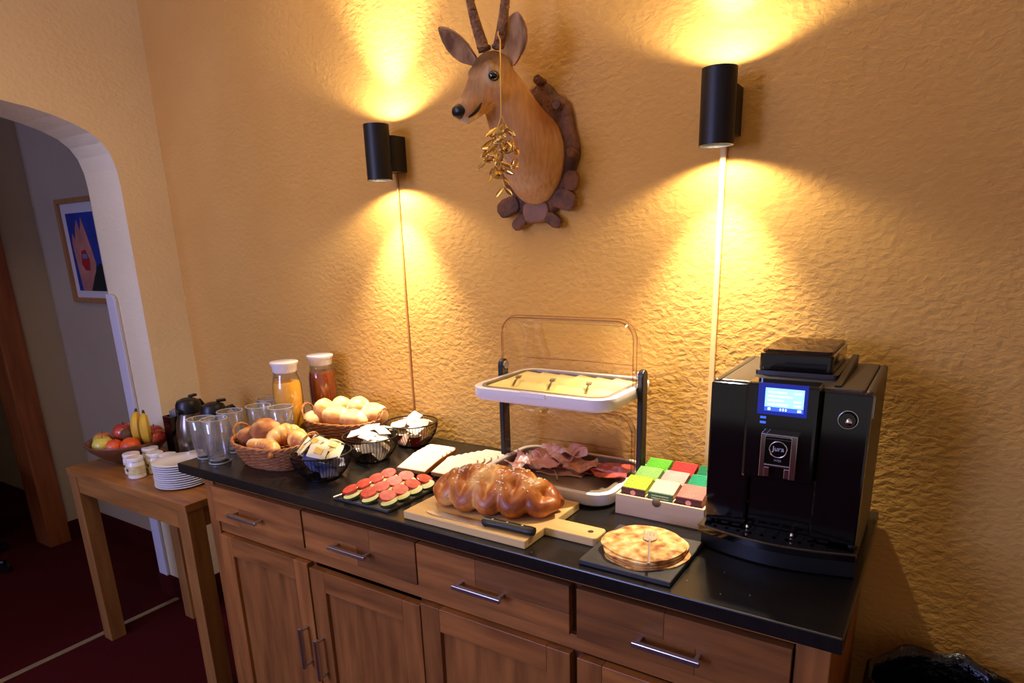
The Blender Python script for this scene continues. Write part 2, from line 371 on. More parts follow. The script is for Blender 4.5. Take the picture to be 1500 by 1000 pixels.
# ------------------------------------------------------------------ side table
st = thing('side_table', 'honey-brown wooden side table carrying fruit and plates beside the archway', 'table', (0,0,0))
TX0,TX1,TY0,TY1,TZ = -.092,.690,-.522,-.196,.730
pw = (TY1-TY0)/3
for k in range(3): BX('top_plank', TX0, TX1, TY0+pw*k+.0002, TY0+pw*(k+1)-.0002, TZ-.026, TZ, m_w2x, st, bevel=.0012)
lg = .058
for x in (TX0+.002, TX1-lg-.002):
    BX('leg', x, x+lg, TY0+.002, TY0+.002+lg, 0, TZ-.026, m_w2z, st, bevel=.002)
for x in (.045, TX1-lg-.002): BX('leg', x, x+lg, TY1-lg-.002, TY1-.002, 0, TZ-.026, m_w2z, st, bevel=.002)
BX('apron', TX0+lg, TX1-lg, TY0+.006, TY0+.026, TZ-.092, TZ-.026, m_w2x, st, bevel=.001)
BX('apron', TX0+lg, TX1-lg, TY1-.026, TY1-.006, TZ-.092, TZ-.026, m_w2x, st, bevel=.001)
BX('apron', TX0+.006, TX0+.026, TY0+lg, TY1-lg, TZ-.092, TZ-.026, m_w2y, st, bevel=.001)
BX('apron', TX1-.026, TX1-.006, TY0+lg, TY1-lg, TZ-.092, TZ-.026, m_w2y, st, bevel=.001)

# ------------------------------------------------------------------ wall lamps
def sconce(x, label, flatcable):
    t = thing('wall_lamp', label, 'wall lamp', (x,-.088,1.752), 0, 'black up-and-down wall lamps')
    r = .0355; h = .073
    MB().lathe_open([(r-.003,-h+.012),(r-.003,-h),(r,-h),(r,h),(r-.003,h),(r-.003,h-.012)], 40).build('shade', m_blackm, t, smooth=True)
    MB().lathe_open([(r-.003,-h+.012),(r-.003,h-.012)], 40).build('shade_lining', m_blackm, t, smooth=True)
    for sg in (1,-1):
        MB().lathe([(.0,sg*(h-.016)),(r-.004,sg*(h-.016)),(r-.004,sg*(h-.018)),(0,sg*(h-.018))], 32).build('lens', m_lens, t)
        for nm, pw_, sz, bl in (('beam', 32, 78, 1.0), ('spill', 5, 150, .4)):
            l = bpy.data.lights.new(nm, 'SPOT'); l.energy = pw_; l.color = (1,.88,.66); l.spot_size = R(sz); l.spot_blend = bl; l.shadow_soft_size = .009
            o = bpy.data.objects.new('bulb_'+nm, l); COL.objects.link(o); o.parent = t; o.location = (0,0,sg*(h-.012)); 
            if sg > 0: o.rotation_euler = (R(180),0,0)
    n_ = 16; bo = [(.026*math.cos(R(180+180*k/n_)), .020+.030*math.sin(R(180+180*k/n_))*1.0) for k in range(n_+1)]
    bo = [(x_, y_) for x_, y_ in bo]
    bo = [(-.026,.088),(-.026,.048)]+[(.026*math.cos(R(180+180*k/10)),.048+.02*math.sin(R(180+180*k/10))) for k in range(1,10)]+[(.026,.048),(.026,.088)]
    MB().prism(bo[::-1], -.048, .048).build('wall_bracket', m_blackm, t, smooth=True)
    BX('arm', -.010,.010,.030,.052,-.03,.03, m_blackm, t)
    zb = .905-1.752
    if flatcable: BX('cable_cover', -.014,-.001,.078,.088, zb, -.048, mat('cream_cable_cover', L(228,190,120), .5), t, bevel=.002)
    else: MB().tube([(-.012+.0005*math.sin(k*1.7),.084,-.048+(zb+.048)*k/14) for k in range(15)], .0032, 8).build('cable', mat('bronze_cable', L(170,116,56), .5), t, smooth=True)
    return t
sconce(1.221, 'black cylinder wall lamp left of the deer head with thin cable', False)
sconce(2.182, 'black cylinder wall lamp right of the deer head above the coffee machine', True)
ZW = .900
# ------------------------------------------------------------------ coffee machine (front towards -y)
cm = thing('coffee_machine', 'glossy black automatic coffee machine with lit blue display at the worktop end', 'coffee machine', (0,0,0))
X0,X1,YFm,YB,ZT = 2.277,2.547,-.352,-.070,1.240
ZS = 1.222
BX('side_panel', X0, X0+.014, YFm+.004, YB, ZW+.004, ZT, m_matteb, cm, bevel=.006)
BX('side_panel', X1-.014, X1, YFm+.004, YB, ZW+.004, ZT, m_matteb, cm, bevel=.006)
BX('top_panel', X0+.014, X1-.014, YFm+.004, YB, ZT-.03, ZT, m_matteb, cm, bevel=.004)
BX('back_panel', X0+.014, X1-.014, YB-.01, YB, ZW+.004, ZT-.03, m_blackp, cm)
BX('front_left', X0, X0+.078, YFm-.004, YFm+.012, ZW+.060, ZT-.004, m_gloss, cm, bevel=.004)
BX('front_right', X1-.078, X1, YFm-.004, YFm+.012, ZW+.060, ZT-.004, m_gloss, cm, bevel=.004)
hd = BX('brew_head', X0+.070, X1-.078, YFm-.030, YFm+.02, 1.068, ZT+.006, m_gloss, cm, bevel=.006)
BX('recess_back', X0+.078, X1-.078, YFm+.010, YFm+.02, ZW+.055, 1.08, m_gloss, cm, bevel=.002)
# display
sx0,sx1,sz0,sz1 = X0+.104, X0+.168, 1.198, 1.239
ys = YFm-.0305
scr = BX('display', sx0, sx1, ys-.0012, ys, sz0, sz1, mat('screen_glow', L(120,165,235), .3, emit=(L(120,170,250), 1.6)), cm)
scr['label'] = 'lit blue display'
BX('display_bezel', sx0-.012, sx1+.006, ys-.0006, ys+.001, sz0-.007, sz1+.008, mat('bezel_blue', L(18,26,80), .25, emit=(L(40,60,220), .22)), cm)
m_pix = mat('screen_text', L(236,244,255), .4, emit=(L(236,246,255), 1.8)); m_pixd = mat('screen_footer', L(50,80,190), .4, emit=(L(50,90,220), .9))
for k in range(4):
    zz = sz1-.006-.0072*k
    BX('text_line', sx0+.005, sx0+.005+(.030,.040,.026,.034)[k], ys-.0016, ys-.001, zz-.0022, zz, m_pix, scr)
    if k != 1: BX('text_line', sx1-.016, sx1-.004, ys-.0016, ys-.001, zz-.0022, zz, m_pix, scr)
BX('footer_bar', sx0, sx1, ys-.0016, ys-.001, sz0, sz0+.0075, m_pixd, scr)
for k in range(5): 
    xx = (sx0+.006, sx0+.026, sx0+.0305, sx0+.035, sx1-.009)[k]
    BX('icon', xx, xx+(.004,.002,.002,.002,.006)[k], ys-.0020, ys-.0014, sz0+.0018, sz0+.0058, m_pix, scr)
for zz in (1.186, 1.177): BX('touch_icon', sx0-.006, sx0+.004, ys-.0008, ys, zz-.003, zz+.001, m_pixd, cm)
# spout with chrome frame and round emblem
YS = YFm-.030
xs0, xs1 = X0+.110, X0+.160
sp = BX('spout', xs0, xs1, YS-.012, YS, 1.098, 1.152, m_gloss, cm, bevel=.003)
xc = (xs0+xs1)/2
BX('chrome_bar', xs0-.005, xs0+.003, YS-.016, YS, 1.080, 1.160, m_chrome, sp, bevel=.001)
BX('chrome_bar', xs1-.004, xs1+.006, YS-.016, YS, 1.080, 1.160, m_chrome, sp, bevel=.001)
BX('chrome_bar', xs0+.003, xs1-.004, YS-.016, YS, 1.154, 1.160, m_chrome, sp, bevel=.001)
BX('chrome_bar', xs0+.003, xs1-.004, YS-.015, YS-.006, 1.100, 1.104, m_chrome, sp, bevel=.001)
for xx in (xs0+.003, xs1-.013): BX('nozzle', xx, xx+.009, YS-.013, YS-.001, 1.080, 1.098, m_chrome, sp, bevel=.001)
MB().tube([(xc+.0145*math.cos(2*math.pi*k/32), YS-.0125, 1.132+.0145*math.sin(2*math.pi*k/32)) for k in range(32)], .0014, 8, closed=True).build('emblem_ring', m_chrome, sp, smooth=True)
def text(name, body, size, loc, rot, m, par, ext=.0003):
    c = bpy.data.curves.new(name, 'FONT'); c.body = body; c.size = size; c.extrude = ext; c.align_x = 'CENTER'; c.align_y = 'CENTER'
    o = bpy.data.objects.new(name, c); COL.objects.link(o)
    dg = bpy.context.evaluated_depsgraph_get(); me = bpy.data.meshes.new_from_object(o.evaluated_get(dg)); bpy.data.objects.remove(o)
    me.materials.clear(); me.materials.append(m)
    q = bpy.data.objects.new(name, me); COL.objects.link(q); q.location = loc; q.rotation_euler = rot; q.parent = par
    return q
text('lettering', 'Jura', .0125, (xc, YS-.0125, 1.1330), (R(90),0,0), mat('emblem_silver', L(205,205,212), .35), sp)
text('lettering', 'WE8', .006, (xc, YS-.0125, 1.1115), (R(90),0,0), m_steel, sp)
# rotary knob
kb = MB().lathe([(0,0),(.015,0),(.015,.004),(.0125,.009),(0,.009)], 28, T((X1-.034, YFm-.004, 1.190),(R(90),0,0))).build('rotary_knob', m_gloss, cm, smooth=True)
MB().tube([(X1-.034+.0155*math.cos(2*math.pi*k/32), YFm-.006, 1.190+.0155*math.sin(2*math.pi*k/32)) for k in range(32)], .0011, 6, closed=True).build('knob_ring', m_chrome, kb, smooth=True)
MB().sphere((X1-.032, YFm-.0125, 1.187), (.006,.003,.007), 12, 8).build('knob_cap', m_chrome, kb, smooth=True)
# side chrome inlay
BX('side_inlay', X1-.0005, X1+.0012, YFm+.02, YFm+.028, 1.19, 1.228, m_chrome, cm)
# base and drip tray
n_ = 14
fr_ = [(X0-.004+(X1-X0+.008)*k/n_, YFm-.028-.026*math.sin(math.pi*k/n_)) for k in range(n_+1)]
MB().prism([(x,y_+.022) for x,y_ in fr_]+[(X1,YFm+.05),(X0,YFm+.05)], ZW+.003, ZW+.042).build('base', m_blackp, cm, smooth=True)
dt = MB().prism(fr_+[(X1+.004,YFm+.012),(X0-.004,YFm+.012)], ZW+.042, ZW+.056).build('drip_tray', m_gloss, cm, smooth=True)
MB().tube([(x,y_-.001,ZW+.056) for x,y_ in fr_], .0022, 6).build('tray_lip', mat('satin_black_edge', L(70,62,52), .3, .6), dt, smooth=True)
gr = MB()
for k in range(9): gr.box(X0+.02+.022*k+.004, X0+.02+.022*k+.010, YFm-.022, YFm+.006, ZW+.056, ZW+.0585)
gr.box(X0+.02, X0+.225, YFm-.022, YFm-.019, ZW+.056, ZW+.0592).box(X0+.02, X0+.225, YFm+.004, YFm+.007, ZW+.056, ZW+.0592)
gr.build('drip_grid', m_gloss, dt)
for xx in (X0+.085, X0+.165): MB().sphere((xx, YFm-.012, ZW+.062), (.004,.004,.006), 12, 8).build('grid_pin', m_chrome, dt, smooth=True)
# bean hopper on top
hx0,hx1,hy0,hy1 = X0+.064, X0+.194, -.272, -.082
MB().prism(rrect(hx0-.006,hx1+.010,hy0,hy1+.012,.008), ZT, ZT+.008).build('hopper_base', m_matteb, cm)
MB().prism(rrect(hx0,hx1,hy0,hy1,.01), ZT+.008, ZT+.042).build('hopper', m_gloss, cm, bevel=.003)
MB().prism(rrect(hx0+.004,hx1-.004,hy0+.004,hy1-.004,.01), ZT+.042, ZT+.048).build('hopper_lid', m_hop, cm, bevel=.002)
MB().box(hx0+.01,hx1-.01,hy0+.03,hy1-.02,ZT+.0415,ZT+.0440).build('coffee_beans', mat('beans', L(58,32,18), .35, col2=L(96,58,34), nscale=150, bump=(180,.8,.004)), cm)
wg = MB(); wg.add([(hx1+.012,-.335,ZT),(hx1+.024,-.335,ZT),(hx1+.024,-.10,ZT),(hx1+.012,-.10,ZT),(hx1+.012,-.335,ZT+.003),(hx1+.024,-.335,ZT+.003),(hx1+.024,-.10,ZT+.022),(hx1+.012,-.10,ZT+.022)],
   [(0,3,2,1),(4,5,6,7),(0,1,5,4),(1,2,6,5),(2,3,7,6),(3,0,4,7)]); wg.build('top_rail', m_blackp, cm, bevel=.002)

# ------------------------------------------------------------------ two-tier buffet display
bd = thing('buffet_display', 'two-tier buffet stand with white trays and clear roll-top covers', 'display stand', (1.848,-.16,ZW))
hw, y0, y1 = .190, -.140, .140
m_trayin = mat('tray_steel', L(176,160,138), .38, .7)
def tray(z, nm):
    out = rrect(-hw,hw,y0,y1,.05,8); inn = rrect(-hw+.016,hw-.016,y0+.016,y1-.016,.04,8); out2 = rrect(-hw+.006,hw-.006,y0+.006,y1-.006,.046,8)
    m = MB(); m.rings([[(x,y_,z) for x,y_ in out2],[(x,y_,z+.006) for x,y_ in out],[(x,y_,z+.030) for x,y_ in out],[(x,y_,z+.033) for x,y_ in out2],[(x,y_,z+.030) for x,y_ in inn],[(x,y_,z+.014) for x,y_ in inn]])
    t = m.build(nm, m_whitep, bd, smooth=True, ang=50)
    inn2 = rrect(-hw+.017,hw-.017,y0+.017,y1-.017,.04,8); inn3 = rrect(-hw+.024,hw-.024,y0+.024,y1-.024,.035,8)
    MB().rings([[(x,y_,z+.0145) for x,y_ in inn2],[(x,y_,z+.0325) for x,y_ in inn2],[(x,y_,z+.0325) for x,y_ in inn3],[(x,y_,z+.016) for x,y_ in inn3]]).build('tray_liner', m_trayin, t, smooth=True)
    MB().box(-.035,.035,y0-.003,y0+.01,z+.020,z+.033).build('finger_grip', m_whitep, t, bevel=.002)
    return t
ZL, ZU = .006, .228
tray(ZL, 'lower_tray'); tray(ZU, 'upper_tray')
MB().prism(rrect(-hw+.03,hw-.03,y0+.03,y1-.03,.03), 0, .006).build('foot', m_blackp, bd)
for sx in (-1,1):
    xa = sx*(hw+.002); xb = sx*(hw+.016)
    po = [(-.016,0.0),(.016,0.0)]+[(.016*math.cos(R(180*k/10)), .285+.016*math.sin(R(180*k/10))) for k in range(11)]
    g = MB(); nn = len(po); yc = .035
    g.add([(xa,yc+a,b) for a,b in po]+[(xb,yc+a,b) for a,b in po],[tuple(range(nn)),tuple(range(nn,2*nn))[::-1]]+[(i,(i+1)%nn,nn+(i+1)%nn,nn+i) for i in range(nn)])
    p_ = g.build('post', m_blackp, bd, bevel=.003)
    MB().lathe([(0,0),(.011,0),(.011,.004),(0,.006)], 20, T((sx*(hw+.0015),yc,.285),(0,-sx*R(90),0))).build('pivot', m_steel, p_, smooth=True)
def cover(z, hgt, nm):
    # rolled-open cover: upright arch rim, shell curving back and down towards the wall
    ww = hw-.006; rad = .045; ringz = []
    def archpts(w, h, r, y_, zb):
        pts = [(-w,y_,zb)]
        for k in range(9): a = R(180-90*k/8); pts.append((-w+r+r*math.cos(a), y_, zb+h-r+r*math.sin(a)))
        for k in range(9): a = R(90-90*k/8); pts.append((w-r+r*math.cos(a), y_, zb+h-r+r*math.sin(a)))
        pts.append((w,y_,zb)); return pts
    ring = []
    for k in range(9):
        u = k/8; a = u*math.pi/2
        ring.append(archpts(ww-.012*u*u, hgt*(math.cos(a)*.80+.20), min(rad, hgt*(math.cos(a)*.80+.20)*.45), .010+.085*math.sin(a), z))
    g = MB(); nn = len(ring[0]); vs = [p for r_ in ring for p in r_]; fs = []
    for j in range(8):
        for i in range(nn-1): fs.append((j*nn+i,j*nn+i+1,(j+1)*nn+i+1,(j+1)*nn+i))
    fs.append(tuple(8*nn+i for i in range(nn)))
    g.add(vs, fs); c = g.build(nm, m_acryl, bd, smooth=True, ang=60)
    MB().tube(archpts(ww, hgt, rad, .010, z), .0016, 6).build('cover_rim', m_acedge, c, smooth=True)
    MB().tube(archpts(ww+.004, hgt+.004, rad+.002, .022, z), .0013, 6).build('cover_rim', m_acedge, c, smooth=True)
    MB().tube([(-ww+.03,.085,z+hgt*.24),(0,.094,z+hgt*.24),(ww-.03,.085,z+hgt*.24)], .0013, 6).build('cover_rib', m_acedge, c, smooth=True)
cover(ZU+.034, .152, 'upper_cover'); cover(ZL+.034, .150, 'lower_cover')
BXC, BYC = 1.848, -.16
# cheese sheets on the upper tray
m_ch = mat('cheese', L(250,232,156), .5, col2=L(246,222,132), nscale=14)
k = 0
for i in range(6):
    for j in range(2):
        x = -.132+.0528*i; y_ = -.056+.104*j; s = .074 if j == 0 else .076
        k += 1
        c = MB().box(-.031,.033,-.052,.052,0,.003).build('cheese_slice', m_ch, None, bevel=.0012)
        c.location = (BXC+x+random.uniform(-.002,.002), BYC+y_, ZW+ZU+.0225+.0014*(i%2)+.001*j); c.rotation_euler = (R(1.5)*(1 if j else -.5), R(5), R(random.uniform(-4,4)))
        tag(c, 'pale yellow cheese slice, %s in the %s row on the upper tray' % (('leftmost','second from the left','third from the left','third from the right','second from the right','rightmost')[i], ('front','back')[j]), 'cheese', 'cheese slices on the upper tray')
def minifork(name, loc, rz, label, length=.11, tilt=0, m=m_steel, group=None, handle_m=None, wd=1.0):
    t = thing(name, label, 'fork', loc, rz, group); t.rotation_euler = (0, tilt, rz)
    a = length
    MB().tube([(0,0,.0015),(a*.3,0,.004),(a*.55,0,.003),(a*.7,0,.0022)], [.0030,.0026,.0019,.0022], 8).build('handle', handle_m or m, t, smooth=True)
    MB().prism([(a*.68,-.002*wd),(a*.74,-.0062*wd),(a*.82,-.0070*wd),(a*.82,.0070*wd),(a*.74,.0062*wd),(a*.68,.002*wd)], .0012, .0028).build('neck', m, t)
    for q in (-.0055,-.0018,.0018,.0055): MB().box(a*.82,a,q*wd-.0011*wd,q*wd+.0011*wd,.0012,.0026).build('tine', m, t)
    return t
for i, (dx, wd) in enumerate(((-.105,'leftmost'),(-.005,'middle'),(.095,'rightmost'))):
    minifork('serving_fork', (BXC+dx+.016, BYC-.085, ZW+ZU+.031), R(112), '%s of three small steel forks lying on the cheese' % wd, .085, R(-5), mat('fork_steel_dark', L(150,135,100), .3, .9), 'small forks on the cheese')
# cold cuts on the lower tray
def sheet(name, w, d, m, loc, rz, amp, lab, cat, grp, seed, fold=0):
    g = MB(); nx, ny = 10, 10; vs = []; 
    rnd = random.Random(seed)
    ph = rnd.uniform(0,6)
    for s_ in (0,1):
        for j in range(ny+1):
            for i in range(nx+1):
                u = i/nx-.5; v = j/ny-.5
                z = amp*(.5+.5*math.sin(u*9+v*4+ph))+amp*.6*mnoise.noise(Vector((u*4+seed,v*4,0)))+fold*abs(u)*1.2
                vs.append((u*w*(1+.06*math.sin(v*7+ph)), v*d*(1+.06*math.cos(u*6+ph)), max(z,0)+.0016*s_))
    N_ = (nx+1)*(ny+1); fs = []
    for j in range(ny):
        for i in range(nx):
            a = j*(nx+1)+i
            fs.append((a,a+nx+1,a+nx+2,a+1)); fs.append((N_+a,N_+a+1,N_+a+nx+2,N_+a+nx+1))
    for i in range(nx): 
        for b in (i, ny*(nx+1)+i): fs.append((b,b+1,N_+b+1,N_+b))
    for j in range(ny):
        for b in (j*(nx+1), j*(nx+1)+nx): fs.append((b,b+nx+1,N_+b+nx+1,N_+b))
    g.add(vs,fs); o = g.build(name, m, None, smooth=True, ang=60, loc=loc); o.rotation_euler = (0,0,rz)
    return tag(o, lab, cat, grp)
m_ham = mat('cured_ham', L(240,166,146), .35, col2=L(250,212,192), nscale=30, ramp=(.45,.6), coat=.3, sss=.1)
m_ham2 = mat('cooked_ham', L(238,184,152), .35, col2=L(228,168,136), nscale=20, coat=.3)
m_ham3 = mat('pepper_ham', L(220,156,126), .4, col2=L(160,92,66), nscale=60, ramp=(.5,.7), coat=.2)
m_sal = mat('salami', L(176,58,38), .35, col2=L(200,88,62), nscale=70, coat=.4)
zt_ = ZW+ZL+.0175
for i in range(6):
    sheet('ham_slice', .092, .075, m_ham, (BXC-.125+.020*i+.01, BYC+(.035,-.03,.055,-.01,.03,.06)[i]+.005, zt_+.002+.005*i), R(20+37*i), .020, 'crumpled pink cured ham slice at the left of the lower tray', 'ham', 'cured ham slices', i*3.1)
sheet('cooked_ham_slice', .13, .11, m_ham2, (BXC-.005, BYC+.025, zt_), R(8), .003, 'flat pale cooked ham slice lying lowest in the lower tray middle', 'ham', None, 21)
sheet('cooked_ham_slice', .11, .09, m_ham2, (BXC+.012, BYC+.045, zt_+.006), R(-14), .005, 'pale cooked ham slice at the back middle of the lower tray', 'ham', None, 25)
sheet('peppered_ham_slice', .085, .075, m_ham3, (BXC+.042, BYC+.018, zt_+.012), R(24), .006, 'folded brown-flecked ham slice next to the salami', 'ham', None, 31, .02)
for i in range(5):
    sheet('salami_slice', .078, .070, m_sal, (BXC+.088+.014*i, BYC+.042-.012*i+.02*(i%2), zt_+.003+.0035*i), R(15+21*i), .006, 'dark red folded salami slice at the right of the lower tray', 'salami', 'salami slices', 40+i*2.3, .01)
minifork('serving_fork', (BXC-.062, BYC-.045, ZW+ZL+.036), R(125), 'small steel fork resting on the crumpled cured ham', .085, R(-10))
minifork('serving_fork', (BXC+.030, BYC-.080, ZW+ZL+.024), R(128), 'small steel fork lying in front of the pale cooked ham', .085, R(-6), mat('fork_steel_mid', L(170,160,140), .25, .95))

# ------------------------------------------------------------------ cutting board, braided loaf, knife
m_board = wood('beech_board', L(232,196,130), L(214,172,104), 'x', .5, 0)
bo = [(1.650,-.548),(1.976,-.548),(1.976,-.470),(2.088,-.470),(2.095,-.464),(2.095,-.422),(2.088,-.415),(1.976,-.415),(1.976,-.312),(1.650,-.312)]
cb = MB().prism(bo, ZW+.0003, ZW+.019).build('cutting_board', m_board, None, bevel=.0025)
tag(cb, 'pale wooden cutting board with a short handle under the braided loaf', 'cutting board')
MB().lathe([(0,0),(.0062,0),(.0062,.0004),(0,.0004)], 20, T((2.070,-.4425,ZW+.0190))).build('hang_hole_shade', mat('hole_shade', L(70,46,24), .8), cb)  # dark disc laid on the wood paints the shade of a hole
def bread_mat(name, c_dark, c_mid, c_light, coat=.35, rough=.35, bscale=60, bstr=.25, point=True, n0=.38, n1=.60):
    m = mat(name, c_mid, rough, coat=coat, bump=(bscale,bstr,.004)); nt = m.node_tree; N = nt.nodes; K = nt.links; b = N['Principled BSDF']; b.inputs['Coat Roughness'].default_value = .25
    n1_ = N.new('ShaderNodeTexNoise'); n1_.inputs['Scale'].default_value = 14; K.new(N['Texture Coordinate'].outputs['Object'], n1_.inputs['Vector'])
    g = N.new('ShaderNodeNewGeometry'); 
    r = N.new('ShaderNodeValToRGB'); e = r.color_ramp.elements; e[0].position = n0; e[0].color = c_light; e[1].position = n1; e[1].color = c_dark
    mid = e.new((n0+n1)/2); mid.color = c_mid
    if point:
        ad = N.new('ShaderNodeMath'); ad.operation = 'MULTIPLY_ADD'; ad.inputs[1].default_value = .35; 
        K.new(n1_.outputs['Fac'], ad.inputs[0])
        sb_ = N.new('ShaderNodeMath'); sb_.operation = 'SUBTRACT'; sb_.inputs[1].default_value = .175; K.new(g.outputs['Pointiness'], sb_.inputs[0]); K.new(sb_.outputs[0], ad.inputs[2]); K.new(ad.outputs[0], r.inputs['Fac'])
    else: K.new(n1_.outputs['Fac'], r.inputs['Fac'])
    K.new(r.outputs['Color'], b.inputs['Base Color'])
    return m
m_chal = bread_mat('challah_crust', L(136,62,16), L(196,112,40), L(234,178,98), coat=.2, rough=.4, n0=.44, n1=.56)
lf = thing('braided_loaf', 'glossy golden-brown braided loaf with sesame on the cutting board', 'bread', (1.822,-.424,ZW+.019), R(10))
g = MB(); LEN = .300; strand = []
for k3 in range(3):
    pts = []; rr = []
    for i in range(61):
        u = i/60*2-1; tp = max(0.0, 1-abs(u)**3.2)
        ph = u*math.pi*1.75+2*math.pi*k3/3+.4
        A = .050*(.22+.78*tp); rad = .0268*(.44+.56*tp**.7)
        yy = A*math.sin(ph); zz = .022+.026*tp+.023*tp*math.sin(2*ph+math.pi/2)
        pts.append((u*LEN/2, yy, zz)); rr.append(rad)
    g.tube(pts, rr, 16); strand.append((pts, rr))
g.sphere((0,0,.022),(.105,.036,.0215),24,14)
ob = g.build('crust', m_chal, lf, smooth=True, ang=180)
rm = ob.modifiers.new('remesh','REMESH'); rm.mode = 'VOXEL'; rm.voxel_size = .0026; rm.use_smooth_shade = True
sm = ob.modifiers.new('smooth','SMOOTH'); sm.factor = .5; sm.iterations = 1
ss = MB(); rnd = random.Random(3)
for q in range(900):
    pts, rr = strand[rnd.randrange(3)]; i = rnd.randrange(8,53); a = rnd.gauss(0,.65)
    p = Vector(pts[i]); 
    if p.z < .046: continue
    d = Vector((rnd.uniform(-.3,.3), math.sin(a), math.cos(a))).normalized()
    p = p+d*rr[i]*.99
    ss.sphere((0,0,0),(.0032,.0020,.0015),6,4,T(p,(rnd.uniform(-.5,.5)-math.asin(max(-1,min(1,d.y))),0,rnd.uniform(0,3))))
tag(ss.build('sesame_seeds', mat('sesame', L(250,236,196), .5), lf), kind='stuff')
kn = thing('bread_knife', 'long bread knife with black handle in front of the braided loaf', 'knife', (1.700,-.528,ZW+.0195), R(2.0))
bl = MB(); n_ = 24; top = []; bot = []
for i in range(n_+1):
    x = .165*i/n_; top.append((x, .0135*min(1,(i/n_)*4)**.6+0.0)); bot.append((x, -.0105*min(1,(i/n_)*5)**.5+(.0012 if i%2 else 0)))
bl.prism(bot+top[::-1], .0003, .0021); bl.build('blade', m_steel, kn)
hr = []
for i in range(13):
    u = i/12; hw_ = (.0105,.0125,.0125,.0115,.0108,.0108,.0110,.0112,.0115,.0118,.0120,.0125,.0095)[i]; x = .158+.122*u
    hr.append([(x, hw_*math.cos(2*math.pi*q/14), .0092+.0088*math.sin(2*math.pi*q/14)) for q in range(14)])
hk = MB().rings(hr).build('handle', m_blackp, kn, smooth=True)
for q in range(3): MB().sphere((.180+.036*q,0,.0178),(.0028,.0028,.0008),10,6).build('rivet', m_steel, hk, smooth=True)

# ------------------------------------------------------------------ slates, pancakes, tomatoes and cucumber
s2 = tag(BX('slate_tray', 2.098, 2.280, -.549, -.362, ZW+.0003, ZW+.011, m_slate, None, bevel=.002), 'square dark slate tray under the pancakes', 'slate tray')
m_pc = bread_mat('pancake', L(158,86,34), L(222,166,88), L(246,214,146), coat=0, rough=.6, point=False, n0=.36, n1=.66, bscale=120, bstr=.3)
m_pc.node_tree.nodes['Noise Texture.001'].inputs['Scale'].default_value = 42; m_pc.node_tree.nodes['Noise Texture.001'].inputs['Detail'].default_value = 6
def disc(r, th, seed, wob=.05, zw=.0016, n=40, rings=7):
    g = MB(); vs = []; fs = []
    for s_ in (0,1):
        for j in range(rings+1):
            rr = r*j/rings
            for i in range(n):
                a = 2*math.pi*i/n; w = 1+wob*mnoise.noise(Vector((math.cos(a)*1.4+seed, math.sin(a)*1.4, seed)))*(j/rings)
                x, y_ = rr*w*math.cos(a), rr*w*math.sin(a)
                z = zw*mnoise.noise(Vector((x*40+seed, y_*40, 0)))*(j/rings)-zw*1.6*(j/rings)**6
                vs.append((x,y_,z+th*s_))
    N_ = (rings+1)*n
    for j in range(rings):
        for i in range(n):
            k = (i+1)%n; a,b,c,d = j*n+i, j*n+k, (j+1)*n+k, (j+1)*n+i
            fs.append((d,c,b,a)); fs.append((N_+a,N_+b,N_+c,N_+d))
    for i in range(n): k = (i+1)%n; fs.append((rings*n+i,rings*n+k,N_+rings*n+k,N_+rings*n+i))
    g.add(vs,fs); return g
words = ['lowest','second lowest','third from the bottom','second from the top','topmost']
for i in range(5):
    o = disc((.083,.0815,.082,.080,.0785)[i], .0028, i*4.7+2, .16, .0014).build('pancake', m_pc, None, smooth=True, ang=70, loc=(2.191+(.002,-.003,.002,-.001,0)[i], -.452+(-.002,.002,.001,-.002,0)[i], ZW+.0135+.0034*i))
    tag(o, '%s thin golden pancake of the stack on the square slate' % words[i], 'pancake', 'pancakes on the slate')
pf = minifork('fork', (2.238,-.548,ZW+.0330), R(110.5), 'steel fork lying across the top pancake', .150, R(1.0), mat('bright_steel', L(235,230,222), .3, .8), wd=2.0)
s1 = tag(BX('slate_tray', 1.418, 1.598, -.545, -.345, ZW+.0003, ZW+.007, m_slate, None, bevel=.0015), 'dark slate tray under the tomato and cucumber slices', 'slate tray')
m_tf = mat('tomato_flesh', L(206,60,40), .5, col2=L(224,100,72), nscale=90); m_tsk = mat('tomato_skin', L(196,30,20), .2, coat=.5)
m_cf = mat('cucumber_flesh', L(224,224,160), .5, col2=L(206,212,138), nscale=40); m_cs = mat('cucumber_rind', L(40,72,24), .35)
tm = thing('tomato_slice', 'x', 'tomato', (0,0,0)); 
MB().lathe([(.0190,0),(.0210,.0012),(.0210,.0044),(.0190,.0056)], 26).build('skin', m_tsk, tm, smooth=True)
MB().lathe([(0,-.0002),(.0192,-.0002),(.0192,.0058),(0,.0058)], 26).build('flesh', m_tf, tm)
cu = thing('cucumber_slice', 'x', 'cucumber', (0,0,0))
MB().lathe([(.0205,0),(.0215,.0008),(.0215,.0036),(.0205,.0044)], 26).build('rind', m_cs, cu, smooth=True)
MB().lathe([(0,-.0002),(.0206,-.0002),(.0206,.0046),(0,.0046)], 26).build('flesh', m_cf, cu)
first = {'t':1,'c':1}
cols = ('in the column nearest the sachet bowls','in the middle column of the slate','in the column nearest the cutting board')
